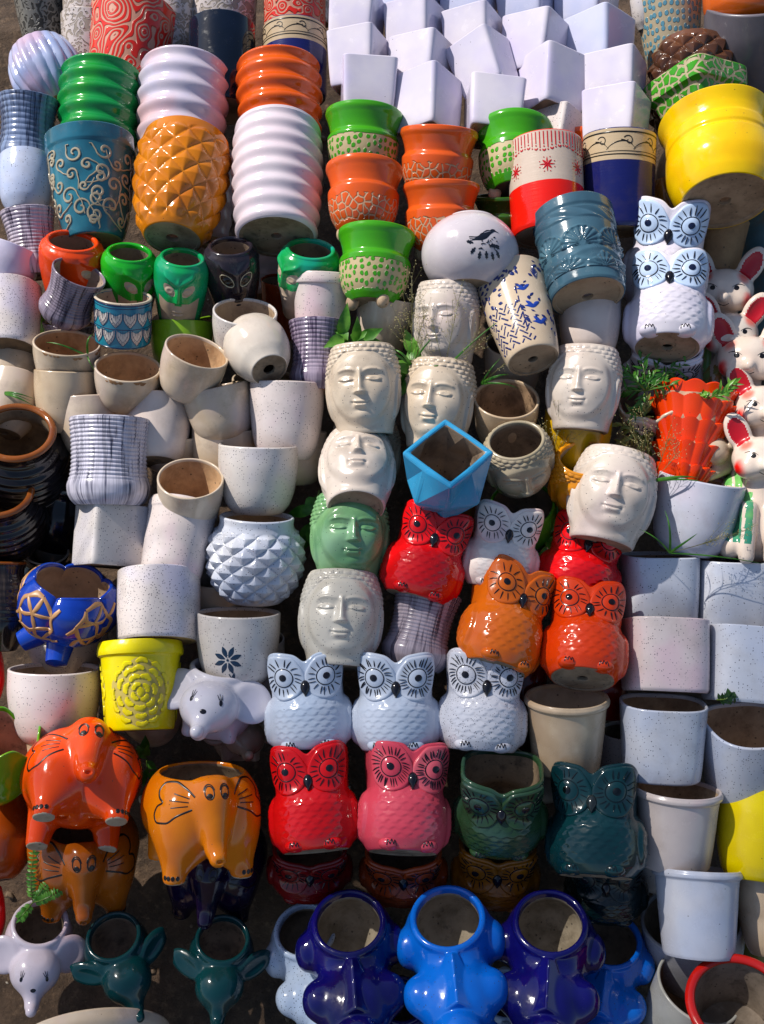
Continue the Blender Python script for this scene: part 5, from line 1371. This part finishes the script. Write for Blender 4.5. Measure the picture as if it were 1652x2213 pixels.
# ------------------------------------------------------------------ animal pots seen from above along the bottom
NAVY = glaze('#0c0a55', '#090843', .09, grime=0, tint='#15106e'); AZ = glaze('#0a6ad0', '#065cc0', .13, grime=0, speck=.12)
SPB = glaze('#aebdd2', '#a0b2cc', .15, speck=.5)
GB = 'round eared animal pots along the bottom'
bunny('speckled pale animal pot, leftmost at the bottom', 682, 2110, 185, SPB, -14, 60, 0, 4, GB, inner=IND)
bunny('left navy blue animal pot with a visible drain hole', 764, 2116, 222, NAVY, -5, 60, 0, 12, GB)
bunny('bright azure animal pot in the middle of the bottom row', 982, 2108, 224, AZ, -7, 58, 0, 13, GB)
bunny('right navy blue animal pot', 1184, 2116, 222, NAVY, 3, 60, 0, 13, GB)
bunny('smaller azure animal pot in shade beside the right navy one', 1306, 2130, 185, AZ, 8, 62, 0, 3, GB, inner=IND)
bunny('dark navy animal pot low between the left navy and azure ones', 872, 2245, 150, NAVY, -2, 62, 0, 1, GB, inner=IND)
bunny('speckled pale animal pot low between the azure and right navy ones', 1095, 2240, 165, SPB, -2, 62, 0, 1, GB, inner=IND)

# ------------------------------------------------------------------ foxes at the right edge
fox('white fox with red ears, uppermost and looking ahead', 1566, 628, 122, 4, 0, 0, 1, scarf='#b9733a')
fox('white fox with red ears, second from the top', 1578, 722, 118, 4, 0, 8, 4, scarf='#a06a38')
fox('white fox with red ears and green vest, third from the top', 1616, 775, 128, 4, 0, 4, 7)
fox('white fox with red ears cut by the right edge, fourth from the top', 1650, 880, 122, 4, 0, 8, 9)
fox('white fox with red ears cut by the right edge, lowest of its kind', 1648, 992, 128, 4, 0, 8, 11, scarf='#2f7f6a')
# ------------------------------------------------------------------ small finds: a cub figure, pale dish, weeds
def cub():
    p, m, z, s = frame(1560, 985, 30, 12, -30, .05); W = 150*s
    rt = root('cub_figurine', p - z*W*.3, m, 'white and brown banded cub figure lying behind the orange vase', 'animal figurine')
    def fn(P):
        A = P.copy(); A[..., 0] = np.abs(A[..., 0])
        b = S_ell(P, (0, .3, .32), (.30, .52, .32)); b = smin(b, S_ell(P, (0, -.3, .36), (.24, .24, .22)), .08)
        b = smin(b, S_ell(P, (0, -.48, .28), (.15, .12, .11)), .05); b = smin(b, S_ell(A, (.17, -.2, .58), (.07, .05, .08)), .03)
        return np.maximum(smin(b, S_cap(A, (.2, -.1, .2), (.22, -.4, .06), .1, .08), .05), -P[..., 2])
    mb, V, Q = build_sdf(fn, (-.42, -.72, -.03), (.42, .92, .74), .014*1.4, W, None, rt, matf=lambda c: np.where((np.sin(c[:, 1]*16 + c[:, 0]*3) > .55) & (c[:, 1] > -.05), 2, 0))
    S = proj(bvh_of(mb), 0, 35)
    for q in (-1, 1): fan(mb, S, (q*.10*W, .47*W), circ(q*.10*W, .47*W, .035*W, n=12), 1, .004*W)
    mb.build('body', [glaze('#c9b8a2', '#b9a68e', .2), paint('#0e0b0c', .1), glaze('#a5622a', '#8e4f1e', .2)], rt, sharp=0)
cub()
W_('pale dish at the bottom edge below the dark teal calves', 'dish', 205, 2275, 330, 60, 'bowl', CREAM, 0, -18, d=6)

# leaf shaped green planter with a wavy lip and the round orange pot under it
def zleaf(U, V): return .09*np.sin(4*U + .6)*np.clip((V - .5)/.5, 0, 1)
W_('lime green leaf planter with a wavy lip at the left edge', 'planter', 2, 1652, 150, 160, 'cup', glaze('#5fa012', '#4a8a0e', .12, tint='#8aa81a', grime=0), 10, 42, d=11, zf=zleaf, disp=lambda U, V: .06*np.sin(5*U + V*3)*V, inner=IN)
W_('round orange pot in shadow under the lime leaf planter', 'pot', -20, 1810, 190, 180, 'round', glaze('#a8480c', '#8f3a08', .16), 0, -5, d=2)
W_('scarlet pot sliver at the left edge above the leaf planter', 'pot', -42, 1470, 100, 130, 'round', RED, 0, 0, d=4)
W_('scarlet pot sliver at the left edge beside the white calf', 'pot', -45, 1990, 110, 130, 'round', RED, 0, 20, d=4)
W_('faded blue tub behind the foxes at the right edge', 'tub', 1700, 600, 240, 260, 'bucket', glaze('#4f7382', '#3c5c6a', .4, grime=.8), 0, -10, d=-8)

LF = leaf(); LF2 = leaf('#2f6a1a', '#4f8a2a'); DRY = leaf('#7d8a3a', '#a3a050')
def blade_leaf(mb, P0_, dr, nrm, L, W, bend=.3, n=7, m=0):
    """one leaf blade with a fold along its midrib"""
    dr = np.array(dr, float); dr /= np.linalg.norm(dr); nrm = np.array(nrm, float); nrm = nrm - dr*(nrm @ dr); nrm /= np.linalg.norm(nrm) + 1e-9
    sd = np.cross(dr, nrm); t = np.linspace(0, 1, n)
    c = np.array(P0_)[None] + dr[None]*(t*L)[:, None] - nrm[None]*(bend*L*t*t)[:, None]
    wv = (W*np.sin(PI*np.clip(t, .02, .985)**.8))[:, None]
    mb.grid(np.stack([c + sd*wv*.5 + nrm*wv*.12, c + sd*wv*.25 + nrm*wv*.03, c, c - sd*wv*.25 + nrm*wv*.03, c - sd*wv*.5 + nrm*wv*.12], 1), m)
NV = np.array(-CF)
def weed(label, x, y, d, stems, leaf_l, leaf_w, mat, seed, kind='weed', comp=False, cat='weed', spread=1.0, nleaf=9):
    p, m, z, s = frame(x, y, 0, 0, 0, d*.01); r = random.Random(seed)
    rt = root(kind, p, Matrix.Identity(4), label, cat)
    st, lf = MB(), MB()
    up = np.array(CU); rg = np.array(CR)
    for (dx, dy) in stems:
        e_ = rg*dx*s + up*dy*s + NV*r.uniform(-.01, .02)
        pts = np.array([e_*t + NV*.012*math.sin(t*3)*spread for t in np.linspace(0, 1, 7)])
        st.tube(pts, np.linspace(.0011, .0005, 7), 0, 6)
        L = np.linalg.norm(e_)
        for k in range(nleaf):
            t = .15 + .85*k/(nleaf - 1); c = pts[int(t*6)]*(1) ; c = e_*t + NV*.012*math.sin(t*3)*spread
            for q in ((-1, 1) if comp else ((-1, 1)[k % 2],)):
                dr = e_/L*(.25 if comp else r.uniform(.2, 1.4)) + q*np.cross(e_/L, NV)*(1 if comp else r.uniform(.2, 1.1)) + NV*(r.uniform(-.1, .2) if comp else r.uniform(-.5, .8))
                blade_leaf(lf, c, dr, NV + np.array([r.uniform(-.4, .4), r.uniform(-.4, .4), .3]), leaf_l*s*(r.uniform(.85, 1.05) if comp else r.uniform(.45, 1.3)), leaf_w*s*r.uniform(.7, 1.15), r.uniform(.1, .7))
        blade_leaf(lf, e_, e_, NV, leaf_l*s, leaf_w*s)
    st.build('stem', [leaf('#5a7a2c', '#7a9440')], rt); lf.build('foliage', [mat], rt)
weed('broad leaved weed sprouting beside the tipped cream cup', 762, 745, 8, [(0, -5), (10, 5), (-25, 15), (25, -25)], 60, 30, LF, 1, nleaf=4)
weed('broad leaved weed behind the right smiling face', 905, 800, 7, [(20, -45), (-25, -20), (8, -10), (30, 15), (-10, 30)], 60, 28, LF, 2, nleaf=4)
weed('broad leaf growing in the gap left of the green face planter', 690, 1060, 3, [(-18, -70), (0, -40)], 60, 36, LF2, 3, nleaf=3)
weed('small leaves hanging over the green face planter', 745, 1082, 12, [(-20, 12)], 42, 18, LF2, 14, nleaf=2)
weed('leafy weed covering the lower white owl', 1395, 845, 9, [(-40, 45), (-10, 75), (30, 60), (60, 55), (-60, 0), (75, 15), (10, 30), (95, 65), (-30, -50), (-55, 40), (50, 30)], 24, 6, LF2, 4, nleaf=12)
weed('fine leaved weed right of the face planter under the pink cup', 1385, 930, 6, [(-25, 40), (5, 60), (-40, -30), (20, -40), (-50, 10), (-10, -80), (40, -10)], 22, 7, DRY, 5, nleaf=12)
weed('small leafy sprig above the orange pleated vase', 1530, 862, 12, [(45, 30), (30, 12), (-10, 12)], 24, 8, LF, 6, nleaf=8)
weed('feathery seedling growing beside the white calf pot', 72, 1950, 9, [(2, 105), (60, 28), (-20, -25), (45, 60)], 13, 7, LF, 7, comp=True, nleaf=12, cat='seedling')
weed('sprig lying on the rim of the three cornered pot at the right edge', 1550, 1512, 13, [(55, 10), (20, 12)], 15, 10, leaf('#24401c', '#2f5222'), 8, comp=True, nleaf=5, cat='sprig')
weed('weed leaves in the gap above the scarlet owl beside the tilted face', 1180, 1165, 5, [(10, 30), (25, -20), (-5, -30)], 46, 18, LF, 9, nleaf=4)
weed('narrow leaf weed in the gap beside the amber elephant', 318, 1640, 3, [(0, 20), (15, -20)], 34, 20, LF2, 10, nleaf=3)

def grass(label, x, y, d, blades, seeds, seed, mat=LF2):
    """loose grass stalks with hair-thin panicles of seeds"""
    p, m, z, s = frame(x, y, 0, 0, 0, d*.01); r = random.Random(seed)
    rt = root('grass_tuft', p, Matrix.Identity(4), label, 'grass')
    bl, sd = MB(), MB(); up = np.array(CU); rg = np.array(CR)
    for (dx, dy, w) in blades:
        e_ = rg*dx*s + up*dy*s; t = np.linspace(0, 1, 12)[:, None]
        c = e_*t + NV*(.02*np.sin(t*2.6)) - up*(.012*t*t)
        sdv = np.cross(e_, NV); sdv /= np.linalg.norm(sdv); wv = (w*s*(1 - t**2) + .0003)
        bl.grid(np.stack([c - sdv*wv/2, c + NV*wv*.2, c + sdv*wv/2], 1), 0)
    for (dx, dy, n) in seeds:
        e_ = rg*dx*s + up*dy*s
        sd.tube([e_*t + NV*.02*math.sin(t*2.5) for t in np.linspace(0, 1, 8)], .0004, 0, 5)
        for k in range(n):
            t = r.uniform(.35, 1); a = e_*t + NV*.02*math.sin(t*2.5); q = np.array([r.gauss(0, 1), r.gauss(0, .6), r.gauss(0, 1)])*.5 + e_/np.linalg.norm(e_)*.8
            q = q*s*r.uniform(18, 55)*(1.2 - t*.5); sd.tube([a, a + q*.5, a + q], .00018, 0, 4, cap=False)
            for f in (.55, .8, 1): sd.ell(a + q*f + np.array([r.gauss(0, 1) for _ in range(3)])*.002, (.0008,)*3, 1, nu=5, nv=4)
    if bl.V: bl.build('blade', [mat], rt)
    if sd.V: sd.build('seed_head', [leaf('#6a6a30', '#8a8450'), leaf('#a89a60', '#c4b784')], rt)
grass('grass stalks with fine seed heads left of the pinkish face', 890, 790, 10, [(-90, 60, 5), (60, 90, 4), (-40, 50, 6)], [(0, 190, 26), (30, 120, 20), (-30, 100, 18), (45, 90, 16)], 1)
grass('thin stalks with seed heads crossing the pinkish face', 960, 800, 12, [(130, 130, 4), (-30, 20, 4)], [(30, 150, 26), (80, 60, 18), (-30, 110, 16)], 2)
grass('grass stalks with seeds in front of the orange pleated vase', 1408, 1040, 13, [(95, 25, 7), (110, 15, 5)], [(30, 95, 24), (50, 60, 14), (-30, 160, 20), (-50, 110, 14)], 3)
grass('grass blades crossing the large white cup', 1448, 1195, 13, [(-15, 110, 5), (55, 60, 5), (-70, 70, 3), (200, -6, 3)], [(120, 40, 12), (160, 50, 14)], 4)
grass('grass blade hanging over the cups at the left edge', 5, 850, 6, [(70, -10, 6), (72, 4, 5), (68, -2, 3)], [], 5)
grass('bent grass blades over the cream cup with the brown mouth', 190, 770, 9, [(-85, 45, 4), (14, 62, 5), (20, -18, 3)], [], 6)
grass('grass stalks beside the amber face planter', 1190, 1010, 8, [(20, 60, 4)], [(20, 130, 20), (-15, 90, 14), (40, 80, 14)], 7)
grass('grass blade leaning between the willow pot and the masked faces', 1040, 830, 10, [(60, 35, 6), (80, 5, 4), (40, 70, 3)], [(60, 50, 14)], 8)

# grit, pot shards and small stones on the dirt
def gravel():
    r = random.Random(21); g = MB()
    for k in range(900):
        x, y = r.uniform(-1.0, 1.0), r.uniform(.15, 2.0); z = float(ground_z(np.array(y))) + float(rnd_field(x, y, 1, 11))*.012 + float(rnd_field(x, y, 5, 45))*.005
        q = .0015 + .008*r.random()**3; rot = Matrix.Rotation(r.random()*6, 4, 'Z') @ Matrix.Rotation(r.random(), 4, 'X')
        ph = r.random()*6
        def rough(p): 
            return p*(1 + .22*np.sin(p[..., :1]*4 + ph)*np.cos(p[..., 1:2]*5 + ph) + .12*np.sin(p[..., 2:]*7 + ph))
        g.ell((x, y, z + q*.3), (q, q*r.uniform(.5, .9), q*r.uniform(.35, .7)), r.choice((0, 0, 0, 1)), rot, 8, 6, rough)
    o = g.build('gravel', [clay('#7d6854', '#54432f', .5), clay('#a89a88', '#8c7c68', .3)]); o['kind'] = 'stuff'
gravel()
